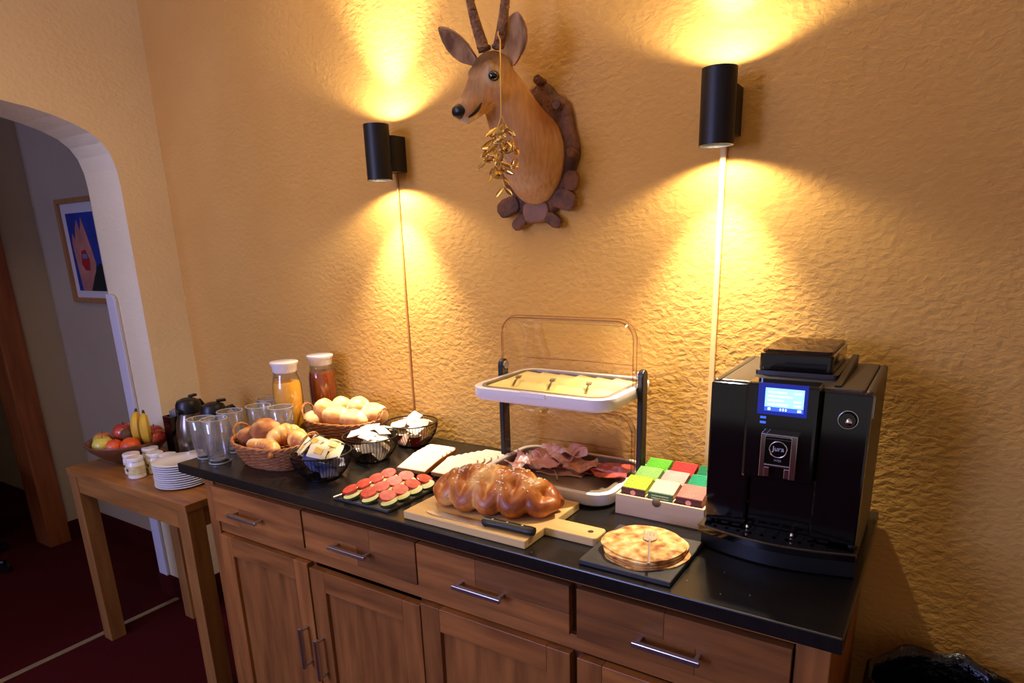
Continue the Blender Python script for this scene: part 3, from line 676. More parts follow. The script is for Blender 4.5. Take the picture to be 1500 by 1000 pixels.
for j in range(3):
    for i in range(4):
        for kind in 'ct':
            src = tm if kind == 't' else cu
            x = 1.447+.056*j; y_ = -.508+.0445*i+(.006*(j-1))
            lab = ('red tomato slice %s, %s' if kind == 't' else 'cucumber slice under a tomato %s, %s') % (cols[j], ('frontmost','second from the front','third from the front','rearmost')[i])
            if kind == 'c': loc = (x+.019, y_-.014, ZW+.0118); rot = (R(10), R(-8), R(15*i))
            else: loc = (x, y_, ZW+.0195); rot = (R(17), R(-9), R(15*i+40*j))
            if first[kind]: src.location = loc; src.rotation_euler = rot; src['label'] = lab; first[kind] = 0; o = src
            else: o = dup(src, loc, rot, lab)
            o['group'] = 'sliced tomatoes' if kind == 't' else 'sliced cucumber'
minifork('fork', (1.428,-.572+.018,ZW+.009), R(78), 'steel serving fork lying at the left edge of the vegetable slate', .13, R(2), mat('fork_steel_soft', L(190,180,165), .45, .9))

# ------------------------------------------------------------------ white bread slices
m_crumb = mat('toast_crumb', L(252,242,212), .8, col2=L(246,232,196), nscale=50, bump=(260,.3,.002)); m_crust = mat('toast_crust', L(196,138,74), .7, col2=L(170,108,52), nscale=30)
def bshape(r=.0):
    w = .048-r
    return [(-w,-.046+r),(w,-.046+r),(w+.001,.020),(w+.003,.034-r),(w-.004,.046-r),(.02,.0475-r),(-.02,.0475-r),(-w+.004,.046-r),(-w-.003,.034-r),(-w-.001,.020)]
bs = thing('bread_slice', 'x', 'bread slice', (0,0,0), 0, 'white bread slices')
MB().prism(bshape(0), .0006, .0114).build('crust', m_crust, bs, bevel=.001)
MB().prism(bshape(.0022), 0, .0120).build('crumb', m_crumb, bs)
k = 0
for col, (bx, by, num, rz) in enumerate(((1.468,-.275,4,R(3)),(1.578,-.262,6,R(2)))):
    for i in range(num):
        loc = (bx+(-.004 if col==0 else .010)*i, by+(.024 if col==0 else .018)*i, ZW+.0155+.0014*(num-1-i)*0+ .0015)
        rot = (R(13), 0, rz+R(random.uniform(-2,2)))
        order = ['frontmost','second','third','fourth','fifth','rearmost'][i] if i < num-1 else 'rearmost'
        lab = '%s white bread slice of the leaning row nearer the %s' % (order, 'sachet bowls' if col == 0 else 'buffet stand')
        if k == 0: bs.location = loc; bs.rotation_euler = rot; bs['label'] = lab
        else: dup(bs, loc, rot, lab)
        k += 1

# ------------------------------------------------------------------ tea box
m_tb = wood('tea_box_wood', L(226,196,156), L(208,174,132), 'x', .6, 0)
tb = thing('tea_box', 'open pale wooden tea box beside the coffee machine', 'box', (2.054,-.287,ZW))
bw, bdp, bh, t_ = .202, .196, .047, .006
BX('front', 0, bw, 0, t_, 0, bh, m_tb, tb, bevel=.001); BX('back', 0, bw, bdp-t_, bdp, 0, bh, m_tb, tb, bevel=.001)
BX('side', 0, t_, t_, bdp-t_, 0, bh, m_tb, tb, bevel=.001); BX('side', bw-t_, bw, t_, bdp-t_, 0, bh, m_tb, tb, bevel=.001)
BX('floor', t_, bw-t_, t_, bdp-t_, 0, .004, m_tb, tb)
for k in (1,2): BX('divider', t_+(bw-2*t_)*k/3-.0015, t_+(bw-2*t_)*k/3+.0015, t_, bdp-t_, .004, bh+.004, m_tb, tb)
for k in (1,2): BX('divider', t_, bw-t_, t_+(bdp-2*t_)*k/3-.0015, t_+(bdp-2*t_)*k/3+.0015, .004, bh-.008, m_tb, tb)
MB().lathe([(0,0),(.010,0),(.010,.0015),(0,.003)], 18, T((bw*.48,-.0002,bh-.004),(R(90),0,0))).build('clasp', mat('old_brass', L(150,130,90), .35, .9), tb, smooth=True)
teas = [  # front row to back row: top colour, front colour, dot colour, words
 (L(190,214,60), L(92,48,32), L(232,150,140), 'yellow-green tea packet block with brown front and pink dot'),
 (L(240,216,180), L(70,110,62), None, 'cream-topped tea packet block with green printed front'),
 (L(226,140,120), L(88,24,30), L(232,150,140), 'salmon-topped tea packet block with burgundy front and pink dot'),
 (L(150,196,104), L(84,60,40), None, 'light green tea packet block in the middle row'),
 (L(232,178,164), L(110,54,36), None, 'pale pink tea packet block in the centre of the box'),
 (L(40,160,112), L(24,90,60), None, 'teal green tea packet block in the middle row beside the machine'),
 (L(110,190,50), L(46,30,22), None, 'bright green tea packet block in the back row'),
 (L(206,60,54), L(120,30,30), None, 'red tea packet block in the back row'),
 (L(30,130,80), L(20,80,50), None, 'dark green tea packet block in the back corner beside the machine')]
cwid = (bw-2*t_)/3; cdep = (bdp-2*t_)/3
for k, (ct, cf, cdot, lab) in enumerate(teas):
    i, j = k % 3, k // 3
    p_ = thing('tea_packet', lab, 'tea packet', (2.054+t_+cwid*(i+.5), -.287+t_+cdep*(j+.5), ZW+.0045), 0, 'tea packets in the wooden box')
    wq, dq = cwid*.5-.0035, cdep*.5-.004
    h0, h1 = (.056+.002*j, .070+.003*j)
    nlay = 12
    m_t = mat('tea_top_%d' % k, ct, .5, col2=tuple(c*.8 for c in ct[:3])+(1,), nscale=25); m_f = mat('tea_front_%d' % k, cf, .45, col2=tuple(c*.7 for c in cf[:3])+(1,), nscale=60)
    # upright envelopes, one behind another, rising to the back
    for q in range(nlay):
        ya = -dq+2*dq*q/nlay; yb = -dq+2*dq*(q+1)/nlay-.00015; hh = h0+(h1-h0)*q/nlay
        MB().box(-wq, wq, ya, yb, 0, hh).build('envelope', m_f if q == 0 else m_t, p_)
    if cdot: MB().lathe([(0,0),(.0062,0),(.0062,.0006),(0,.0006)], 18, T((0,-dq-.0001,h0-.009),(R(90),0,0))).build('dot_mark', mat('tea_dot_%d' % k, cdot, .5), p_)
    elif k == 1: 
        for r_ in range(3): BX('print_band', -wq*.7, wq*.7, -dq-.0005, -dq, h0-.007-.006*r_, h0-.004-.006*r_, mat('tea_print_%d' % r_, L(170,190,140), .5), p_)
# ------------------------------------------------------------------ wicker bread baskets
m_wick = mat('wicker', L(178,112,58), .6, col2=L(140,80,38), nscale=60, bump=(120,.3,.002)); m_wickl = mat('wicker_rim', L(196,134,74), .55, col2=L(160,98,48), nscale=80)
def sell(a, b, t, p=2.5):
    c, s_ = math.cos(t), math.sin(t)
    return (a*abs(c)**(2/p)*(1 if c >= 0 else -1), b*abs(s_)**(2/p)*(1 if s_ >= 0 else -1))
def basket(label, loc, rz, a, b, h, hs=1.0, lift=0.0):
    t = thing('wicker_basket', label, 'basket', loc, rz)
    nS = 72; rows = 12; wv = MB()
    def rimz(th): return h+lift*abs(math.cos(th))**3
    for j in range(rows):
        u = (j+.5)/rows; pts = []
        for i in range(nS):
            th = 2*math.pi*i/nS; f = .72+.28*u**.8; off = .0016*(1 if (i//2+j) % 2 else -1)
            x, y_ = sell(a*f+off, b*f+off, th); pts.append((x, y_, .004+(rimz(th)-.008)*u))
        wv.tube(pts, h/rows*.58, 5, closed=True)
    tag(wv.build('weave', m_wick, t, smooth=True, ang=180), kind='stuff')
    MB().prism([sell(a*.73,b*.73,2*math.pi*i/40) for i in range(40)], 0, .007).build('bottom', m_wick, t)
    for q in range(2):
        pts = []
        for i in range(96):
            th = 2*math.pi*i/96; x, y_ = sell(a, b, th); w = th*18+q*math.pi
            pts.append((x+.0022*math.cos(w)*math.cos(th), y_+.0022*math.cos(w)*math.sin(th), rimz(th)+.0022*math.sin(w)))
        MB().tube(pts, .0030, 6, closed=True).build('rim', m_wickl, t, smooth=True)
    for sg in (-1,1):
        for q in range(2):
            pts = []
            for i in range(17):
                v = i/16; ang = math.pi*v
                pts.append((sg*(a*(.96)+.014*math.sin(ang)+.0018*math.cos(v*20+q*math.pi)), .034*math.cos(ang), h+lift-.006+.034*hs*math.sin(ang)+.0018*math.sin(v*20+q*math.pi)))
            MB().tube(pts, .0028, 6).build('handle', m_wickl, t, smooth=True)
    return t
basket('front wicker basket with croissants behind the sachet bowl', (1.045,-.418,ZW), R(6), .135, .088, .066, 1.0, .010)
basket('rear wicker basket with white rolls near the wall', (1.055,-.160,ZW), R(12), .140, .078, .070, 1.1, .012)
m_rd = bread_mat('dark_roll', L(140,76,34), L(186,120,66), L(220,172,116), coat=0, rough=.75, point=False, bscale=140, bstr=.7)
m_rw = bread_mat('white_roll', L(214,140,62), L(238,196,128), L(250,226,176), coat=.1, rough=.6, point=False, bscale=60, bstr=.2)
m_cro = bread_mat('croissant', L(196,112,40), L(226,154,72), L(244,196,120), coat=.2, rough=.5, point=False, bscale=90, bstr=.25)
def roll(name, loc, rad, m, lab, rot=(0,0,0), grp=None, cut=True, seed=0, lumpy=.05):
    def fn(d):
        k = 1+lumpy*mnoise.noise(d*1.8+Vector((seed,0,seed)))+.02*mnoise.noise(d*5+Vector((0,seed,0)))
        if cut and d.z > 0: k -= .10*math.exp(-(d.y/.13)**2)*d.z
        return k
    o = MB().sphere((0,0,0), rad, 40, 24, None, fn).build(name, m, None, smooth=True, ang=180, loc=loc, rot=rot)
    return tag(o, lab, 'bread roll', grp)
roll('round_roll', (.958,-.440,ZW+.070), (.036,.034,.030), m_rd, 'small brown roll at the left end of the front basket', (0,.2,.4), None, True, 1)
roll('seeded_roll', (1.006,-.418,ZW+.088), (.046,.044,.038), m_rd, 'large dusty brown grain roll in the front basket', (.1,0,.2), None, False, 2, .12)
roll('round_roll', (.97,-.385,ZW+.055), (.034,.032,.028), m_rd, 'brown roll tucked at the back of the front basket', (0,0,1), None, True, 9)
roll('flat_roll', (1.03,-.462,ZW+.062), (.042,.028,.020), m_rw, 'pale roll lying low at the front rim of the front basket', (0,.1,.1), None, True, 11)
def croissant(loc, rz, lab, sc=1.0, tilt=0):
    g = MB(); pts = []; rr = []
    for i in range(49):
        u = i/48*2-1; ang = u*1.25
        pts.append((.060*math.sin(ang), -.050*(1-math.cos(ang)), 0)); b = (1-abs(u)**1.7)
        seg = abs(math.sin(u*math.pi*3.5+math.pi/2)); rr.append(.004+.0245*b*(.82+.22*seg**.6))
    g.tube(pts, rr, 18)
    o = g.build('croissant', m_cro, None, smooth=True, ang=180, loc=loc, rot=(tilt,0.15,rz)); o.scale = (sc,sc,sc)
    return tag(o, lab, 'croissant', 'croissants')
croissant((1.078,-.405,ZW+.088), R(75), 'upright croissant leaning beside the grain roll', 1.05, R(48))
croissant((1.132,-.408,ZW+.078), R(150), 'croissant at the right end of the front basket', 1.0, R(20))
croissant((1.082,-.466,ZW+.064), R(-10), 'croissant lying lowest along the front rim of its basket', .85, R(10))
for i, (x, y_, z, rx, ry, rz_, a) in enumerate(((.990,-.180,.088,.032,.034,.040,.3),(1.040,-.150,.094,.034,.034,.040,.9),(1.058,-.190,.082,.046,.034,.030,.2),(1.108,-.140,.100,.036,.034,.038,.5),(1.130,-.185,.078,.046,.032,.030,.1),(1.168,-.135,.088,.042,.036,.034,.4),(.975,-.205,.066,.034,.028,.026,1.2))):
    roll('white_roll', (x-.012,y_+.004,ZW+z+.003), (rx*1.08,ry*1.05,rz_*1.08), m_rw, ('leftmost tall white roll in the rear basket','white roll behind the wide split roll','wide split white roll at the front of the rear basket','highest white roll in the rear basket','white roll at the front right of the rear basket','round white roll at the right handle of the rear basket','small roll at the left end of the rear basket')[i], (.1*i,.1,a), 'white rolls in the rear basket', True, 20+i*3)

# ------------------------------------------------------------------ wire bowls with sachets
m_wire = mat('black_wire', L(26,22,22), .4, .5)
def wirebowl(label, loc):
    t = thing('wire_bowl', label, 'bowl', loc, 0, 'black wire bowls')
    Rt, Rb, H = .080, .042, .072
    ring = lambda r, z, n=48: [(r*math.cos(2*math.pi*i/n), r*math.sin(2*math.pi*i/n), z) for i in range(n)]
    MB().tube(ring(Rt,H), .0022, 6, closed=True).build('rim', m_wire, t, smooth=True)
    MB().tube(ring(Rb,.0022), .0020, 6, closed=True).build('base_ring', m_wire, t, smooth=True)
    MB().lathe([(0,.0015),(Rb,.0015),(Rb,.003),(0,.003)], 32).build('base_plate', m_wire, t)
    w = MB()
    for i in range(54):
        a = 2*math.pi*i/54; pts = []
        for j in range(7):
            u = j/6; r = Rb+(Rt-Rb)*math.sin(u*math.pi/2)**.9; pts.append((r*math.cos(a), r*math.sin(a), .002+(H-.002)*(u**1.25)))
        w.tube(pts, .00085, 4)
    tag(w.build('wires', m_wire, t), kind='stuff')
    return t
B = [(1.262,-.440),(1.268,-.262),(1.275,-.092)]
wirebowl('black wire bowl of yellow-printed sachets nearest the front edge', (*B[0],ZW))
wirebowl('black wire bowl of plain white sachets, middle of the three', (*B[1],ZW))
wirebowl('black wire bowl nearest the wall with white and red packs', (*B[2],ZW))
def sachet_mesh(name, w, d, m):
    g = MB(); nx, ny = 6, 6; vs = []; fs = []
    for s_ in (1,-1):
        for j in range(ny+1):
            for i in range(nx+1):
                u, v = i/nx*2-1, j/ny*2-1
                z = s_*.0048*max(0,(1-u*u))**.5*max(0,(1-v**4))**.5+.003*math.sin(u*2.0)
                vs.append((u*w/2, v*d/2, z))
    N_ = (nx+1)*(ny+1)
    for j in range(ny):
        for i in range(nx):
            a = j*(nx+1)+i; fs.append((a,a+1,a+nx+2,a+nx+1)); fs.append((N_+a,N_+a+nx+1,N_+a+nx+2,N_+a+1))
    g.add(vs,fs); o = g.build(name, m, None, smooth=True, ang=60); me = o.data; bpy.data.objects.remove(o); return me
m_sc = mat('sachet_cream', L(238,222,176), .45); m_sy = mat('sachet_yellow', L(232,186,84), .45); m_sbl = mat('sachet_blue', L(96,100,140), .45); m_sw = mat('sachet_white', L(244,236,226), .4); m_sg = mat('sachet_grey', L(176,166,150), .4); m_spk = mat('sachet_pink', L(224,176,160), .4); m_red = mat('red_pot', L(150,34,28), .25, coat=.5)
m_sgold = mat('sachet_gold', L(196,150,70), .4)
me_c = sachet_mesh('sachet_cream', .052,.040,m_sc); me_b = sachet_mesh('sachet_blue', .052,.040,m_sbl); me_w = sachet_mesh('sachet_white', .056,.036,m_sw); me_p = sachet_mesh('sachet_pink', .050,.036,m_spk)
spot = MB().prism([(-.011,-.008),(.010,-.009),(.012,.006),(-.009,.009)], -.0062, .0062).build('print_patch', m_sy, None); me_spot = spot.data; bpy.data.objects.remove(spot)
def sachets(b, specs, lab, grp, seed):
    rnd = random.Random(seed)
    for i, (me, dx, dy, dz, rx, ry, rz_, pr) in enumerate(specs):
        l_ = lab[me.name.split('.')[0]]
        o = bpy.data.objects.new('sachet', me); COL.objects.link(o); o.location = (b[0]+dx, b[1]+dy, ZW+dz); o.rotation_euler = (R(rx),R(ry),R(rz_))
        tag(o, l_, 'sachet', grp)
        if pr:
            q = bpy.data.objects.new('print_patch', me_spot); COL.objects.link(q); q.parent = o; q.location = (.003,0,.002)
rnd = random.Random(5)
def low(me, n, seed):
    r_ = random.Random(seed); out = []
    for i in range(n):
        a = 2*math.pi*i/n+r_.uniform(-.3,.3); d = .030+.008*(i%2); z = .024+.012*(i%3)
        out.append((me, d*math.cos(a), d*math.sin(a), z, r_.uniform(-60,60), r_.uniform(-25,25), math.degrees(a)+90, False))
    return out
sp1 = [(me_c,-.030,-.030,.082,40,-12,-25,True),(me_c,.030,-.034,.086,48,14,24,True),(me_c,-.008,-.008,.100,35,8,-8,True),(me_c,.034,.006,.090,30,22,50,True),(me_b,.002,-.036,.072,55,4,4,False),(me_b,-.034,.010,.096,-20,-25,30,False),(me_c,-.056,-.004,.078,10,-35,70,False),(me_c,.056,.000,.078,12,30,-60,False),(me_c,.012,.036,.090,-30,6,15,True),(me_c,-.022,.040,.084,-35,-10,-20,False)]
sachets(B[0], sp1+low(me_b,6,1), {'sachet_cream':'cream sachet with yellow print heaped in the front wire bowl','sachet_blue':'grey-blue sachet tucked in the front wire bowl'}, 'sachets in the front wire bowl', 1)
sp2 = [(me_w,-.034,-.018,.080,18,-8,20,False),(me_w,.020,-.030,.082,22,6,-12,False),(me_w,-.004,.004,.092,12,-4,35,False),(me_w,.036,.012,.088,-8,14,-30,False),(me_w,-.030,.028,.086,-16,-12,-18,False),(me_w,.012,.036,.088,-18,6,14,False),(me_w,.050,-.016,.076,14,20,60,False)]
sachets(B[1], sp2+low(me_w,6,2), {'sachet_white':'white paper sachet piled in the middle wire bowl'}, 'sachets in the middle wire bowl', 2)
sp3 = [(me_w,-.036,-.022,.064,30,-10,20,False),(me_w,.040,-.030,.062,34,12,-14,False),(me_p,.030,.006,.070,14,10,30,False),(me_w,-.010,.016,.078,20,-20,80,False),(me_p,-.040,.020,.068,-10,-20,-30,False),(me_w,.016,.034,.070,-20,10,12,False)]
sachets(B[2], sp3+low(me_p,4,3), {'sachet_white':'white sachet in the wire bowl nearest the wall','sachet_pink':'pinkish sachet in the wire bowl nearest the wall'}, 'sachets in the rear wire bowl', 3)
for i, (dx,dy) in enumerate(((-.020,-.044),(.030,-.040))):
    p_ = thing('jam_pot', 'tiny red jam pot, %s of the two in the wire bowl by the wall' % ('left one','right one')[i], 'jam pot', (B[2][0]+dx,B[2][1]+dy*.55,ZW+.0045), 0, 'jam pots')
    MB().lathe([(.013,0),(.018,.030),(.020,.031)], 20).build('pot', m_red, p_, smooth=True); MB().lathe([(.020,.031),(.020,.033),(0,.033)], 20).build('lid', mat('pot_lid_%d'%i, L(230,220,200), .3), p_)

# ------------------------------------------------------------------ juice carafes
def carafe(label, loc, mj, lev):
    t = thing('juice_carafe', label, 'carafe', loc, 0, 'juice carafes')
    r = .046; H = .222
    prof = [(.042,0),(r,.006),(r,.150),(r-.001,.178),(.040,.200),(.036,.212),(.037,H)]
    MB().lathe_open([(0,.0005)]+prof, 40).build('glass_body', m_clear, t, smooth=True, ang=60)
    lq = [(0,.004),(r-.004,.004)]+[(a-.0018,z) for a,z in prof[1:] if .006 < z < lev]+[((r-.0028 if lev < .185 else .0415),lev),(0,lev)]
    MB().lathe(lq, 40).build('juice', mj, t, smooth=True, ang=50)
    ld = MB().lathe([(.0350,H-.004),(.0375,H),(.0395,H+.018),(.0435,H+.023),(.0440,H+.029),(.0415,H+.031),(.0,H+.031)], 36).build('lid', m_whitep, t, smooth=True, ang=40)
    BX('lid_window', -.012,.012,-.0395,-.030,H-.018,H-.004, m_clear, ld)
    return t
m_oj = mat('orange_juice', L(252,182,56), .35, coat=.2); m_aj = mat('amber_juice', L(150,64,14), .15, col2=L(134,52,10), nscale=6, coat=.8)
carafe('glass carafe of orange juice with white lid', (.862,-.218,ZW), m_oj, .186)
carafe('glass carafe of dark amber juice with white lid', (.866,-.075,ZW), m_aj, .196)

# ------------------------------------------------------------------ drinking glasses
def glassmk(label, loc, H=.128, rt=.040, rb=.029):
    t = thing('drinking_glass', label, 'glass', loc, random.uniform(0,3), 'empty drinking glasses')
    w = .0022
    MB().lathe_open([(0,0),(rb-.002,0),(rb,.003),(rb+(rt-rb)*.5,H*.5),(rt,H-.001),(rt-w*.5,H),(rt-w,H-.001),(rb+(rt-rb)*.5-w,H*.5),(rb-w,.016),(rb-.008,.012),(0,.012)], 36).build('wall', m_tumbler, t, smooth=True, ang=60)
    MB().tube([((rt-.001)*math.cos(2*math.pi*k/40),(rt-.001)*math.sin(2*math.pi*k/40),H) for k in range(40)], .0013, 6, closed=True).build('rim', m_glassglint, t, smooth=True)
    for rr, zz, th in ((rb-.001,.0028,.0022),(rb-.004,.013,.0016)):
        MB().tube([(rr*math.cos(2*math.pi*k/40),rr*math.sin(2*math.pi*k/40),zz) for k in range(40)], th, 6, closed=True).build('base_ring', m_glassglint, t, smooth=True)
    return t
m_glassglint = clear('glass_edge_glint', tint=(.85,.84,.80,1), edge=.4, gloss_rough=.08, ior=1.6, boost=2.6, sheen_mix=.35)  # pale diffuse paints bright glints into rims and bases
glassmk('empty glass at the worktop corner nearest the plates', (.807,-.492,ZW), .122, .039, .025)
glassmk('tall empty glass next to the front bread basket', (.862,-.492,ZW), .130, .038, .030) if False else glassmk('tall empty glass next to the front bread basket', (.886,-.500,ZW), .132, .037, .030)
for i, (x, y_) in enumerate(((.826,-.408),(.850,-.325),(.928,-.302),(.812,-.318-.0),(.790,-.240))):
    lab = ('empty glass directly behind the two front glasses','empty glass between the carafe and the glass row','empty glass behind the grain roll','empty glass in the left rear of the glass group','rearmost empty glass by the left worktop end')[i]
    if i == 3: x, y_ = .812,-.325; continue
    glassmk(lab, (x,y_,ZW), .128, .038, .029)

# ------------------------------------------------------------------ plates, jars, fruit on the side table
pm = MB().lathe([(0,.0),(.045,.0),(.052,.0015),(.084,.0085),(.0860,.0095),(.084,.0105),(.052,.0045),(0,.0035)], 48).build('plate', m_porc, None, smooth=True, ang=60); pme = pm.data; bpy.data.objects.remove(pm)
for i in range(11):
    o = bpy.data.objects.new('plate', pme); COL.objects.link(o); o.location = (.485+random.uniform(-.001,.001),-.402+random.uniform(-.001,.001),TZ+.0003+.0078*i); o.rotation_euler = (0,0,i)
    tag(o, 'white porcelain plate, %s of the stack on the side table' % ('lowest','second from the bottom','third from the bottom','fourth from the bottom','fifth from the bottom','middle one','fifth from the top','fourth from the top','third from the top','second from the top','topmost')[i], 'plate', 'stacked white plates')
m_jl = mat('jar_white', L(238,230,214), .3, coat=.3); m_jb = mat('jar_band', L(226,214,170), .4, col2=L(206,190,120), nscale=60); m_jt = mat('jar_text', L(90,60,40), .5)
def jar(label, loc, rz):
    t = thing('lidded_jar', label, 'jar', loc, rz, 'small white jars')
    MB().lathe([(.024,0),(.0285,.004),(.0290,.030),(.0290,.056),(.026,.061),(.026,.064)], 30).build('pot', m_jl, t, smooth=True)
    MB().lathe([(.0272,.063),(.0285,.064),(.0285,.074),(.027,.076),(0,.076)], 30).build('lid', m_porc, t, smooth=True)
    MB().lathe_open([(.0293,.016),(.0294,.048)], 30).build('label_band', m_jb, t, smooth=True)
    for k in range(5):
        a = R(-118+13*k); MB().box(-.0022,.0022,-.0006,.0006,-.004-.001*(k%2),.004+.001*((k+1)%2), T((.0296*math.cos(a),.0296*math.sin(a),.034),(0,0,a+R(90)))).build('print_mark', m_jt, t)
    return t
for i, (x, y_) in enumerate(((.212,-.425),(.272,-.445),(.282,-.378),(.345,-.365),(.205,-.352),(.412,-.300))):
    jar(('white lidded jar at the far left of the jar group','white lidded jar nearest the table front edge','white lidded jar behind the front jar','white lidded jar touching the shadow of the plate stack','white lidded jar nearest the fruit bowl','white lidded jar between the two vacuum jugs and the plates')[i], (x,y_,TZ), R(-20))
fb = thing('fruit_bowl', 'round turned wooden bowl full of fruit on the side table', 'bowl', (.045,-.345,TZ))
m_bowl = mat('turned_wood', L(120,72,40), .4, col2=L(92,52,28), nscale=40, nstretch=(1,1,6))
MB().lathe([(0,0),(.052,0),(.058,.006),(.098,.030),(.132,.062),(.146,.084),(.144,.088),(.139,.086),(.124,.064),(.090,.034),(.050,.014),(0,.010)], 56).build('body', m_bowl, fb, smooth=True, ang=60)
FB = (.045,-.345,TZ)
def fruit(name, c, rad, m, lab, cat, dent=True, stem=True, tilt=(0,0,0), bot=False):
    def fn(d): 
        k = 1.0
        if dent: k -= .22*math.exp(-((1-d.z)/.05))+.10*math.exp(-((1+d.z)/.05))
        return k
    t = thing(name, lab, cat, (FB[0]+c[0],FB[1]+c[1],FB[2]+c[2])); t.rotation_euler = tilt
    MB().sphere((0,0,0), rad, 32, 20, None, fn).build('skin', m, t, smooth=True, ang=180)
    if stem: MB().tube([(0,0,rad[2]*.74),(.001,0,rad[2]*1.0),(.003,.001,rad[2]*1.12)], .0014, 6).build('stem', m_stem, t, smooth=True)
    return t
m_stem = mat('fruit_stem', L(84,58,30), .7)
m_ar = mat('apple_red', L(150,26,24), .3, col2=L(190,70,40), nscale=12, coat=.4); m_ay = mat('apple_yellow', L(220,200,80), .35, col2=L(206,190,70), nscale=10, coat=.3)
m_ag = mat('apple_mixed', L(176,56,44), .35, col2=L(190,170,80), nscale=7, coat=.3); m_or = mat('orange_peel', L(226,96,28), .4, col2=L(214,78,24), nscale=20, bump=(300,.3,.002)); m_kw = mat('kiwi_skin', L(104,70,36), .85, col2=L(84,54,26), nscale=80); m_nec = mat('nectarine', L(214,60,36), .4, col2=L(228,110,50), nscale=10)
m_ban = mat('banana_peel', L(224,180,54), .45, col2=L(206,164,50), nscale=8); m_bant = mat('banana_tip', L(60,46,22), .7)
fruit('apple', (-.020,.000,.110), (.039,.039,.037), m_ar, 'dark red apple on top at the left of the fruit bowl', 'apple')
fruit('apple', (-.085,-.050,.082), (.036,.036,.034), m_ag, 'red and yellow apple at the left rim of the fruit bowl', 'apple')
fruit('apple', (-.015,-.085,.080), (.037,.037,.035), m_ay, 'yellow-green apple at the front left of the fruit bowl', 'apple')
fruit('nectarine', (.042,-.072,.078), (.031,.031,.030), m_nec, 'orange-red nectarine at the front of the fruit bowl', 'nectarine', True, False)
fruit('orange', (.092,-.040,.080), (.034,.034,.033), m_or, 'orange at the front right of the fruit bowl', 'orange', False, False)
fruit('kiwi', (.034,-.014,.108), (.024,.024,.030), m_kw, 'brown fuzzy kiwi in the middle of the fruit bowl', 'kiwi', False, False, (.4,.2,0))
fruit('apple', (.095,.055,.088), (.037,.037,.035), m_ar, 'red apple at the right rim of the fruit bowl', 'apple')
fruit('apple', (.062,.070,.100), (.034,.034,.032), m_ar, 'red apple behind the bananas in the fruit bowl', 'apple')
fruit('apple', (-.05,.06,.085), (.036,.036,.034), m_ay, 'yellow apple at the back of the fruit bowl', 'apple')
def banana(loc, rz, lab, lean):
    t = thing('banana', lab, 'banana', (FB[0]+loc[0],FB[1]+loc[1],FB[2]+loc[2])); t.rotation_euler = (lean, 0, rz)
    pts = []; rr = []
    for i in range(25):
        u = i/24; a = -.9+1.8*u
        pts.append((0, -.075*math.cos(a)+.06, .075*math.sin(a)+.0)); rr.append(.006+.0125*math.sin(math.pi*min(1,max(0,u*1.0)))**.5)
    MB().tube(pts, rr, 7).build('peel', m_ban, t, smooth=True, ang=40)
    MB().tube([pts[-1],(0,pts[-1][1]+.006,pts[-1][2]+.014)], [.006,.004], 7).build('stem', m_bant, t, smooth=True)
    MB().tube([pts[0],(0,pts[0][1]+.003,pts[0][2]-.004)], [.0055,.003], 7).build('tip', m_bant, t, smooth=True)
banana((.058,.012,.132), R(50), 'left one of two bananas standing up in the fruit bowl', R(-8))
banana((.098,.022,.128), R(58), 'right one of two bananas standing up in the fruit bowl', R(-4))

# black holder and two vacuum jugs at the back of the table
ho = thing('cutlery_box', 'narrow black box standing behind the lidded jars by the wall end', 'box', (.178,-.232,TZ))
MB().prism(rrect(-.026,.026,-.026,.026,.006), 0, .006).build('bottom', m_blackp, ho)
for (a,b,c,d) in ((-.026,.026,-.026,-.023),(-.026,.026,.023,.026),(-.026,-.023,-.023,.023),(.023,.026,-.023,.023)): BX('wall', a,b,c,d,.006,.168, m_gloss, ho)
for k in range(4): MB().tube([(-.012+.008*k,.0,.01),(-.014+.009*k,.002*k,.185+.004*k)], [.003,.0045], 8).build('cutlery_handle', m_steel, ho, smooth=True)
m_jugd = mat('smoky_steel', L(120,106,90), .22, .9)
def thermos(label, loc, rz, mb):
    t = thing('vacuum_jug', label, 'jug', loc, rz)
    MB().lathe([(.050,0),(.054,.006),(.055,.12),(.050,.165),(.040,.195),(.037,.205)], 36).build('body', mb, t, smooth=True)
    MB().lathe([(.038,.203),(.042,.208),(.043,.232),(.036,.248),(.018,.256),(0,.257)], 36).build('lid', m_blackp, t, smooth=True)
    MB().prism([(-.012,.036),(.012,.036),(.005,.062),(-.005,.062)], .205, .222).build('spout', m_blackp, t, bevel=.003)
    MB().tube([(0,-.038,.225),(0,-.062,.232),(0,-.084,.205),(0,-.086,.15),(0,-.078,.09),(0,-.053,.065)], [.009,.009,.008,.008,.008,.008], 10).build('handle', m_blackp, t, smooth=True)
    MB().box(-.008,.008,-.045,-.015,.255,.264).build('thumb_lever', m_blackp, t, bevel=.002)
    return t
thermos('smoky steel vacuum jug with black lid next to the black cutlery box', (.335,-.254,TZ), R(200), m_jugd)
thermos('smoky steel vacuum jug with black lid nearest the worktop end', (.490,-.254,TZ), R(160), m_jugd)

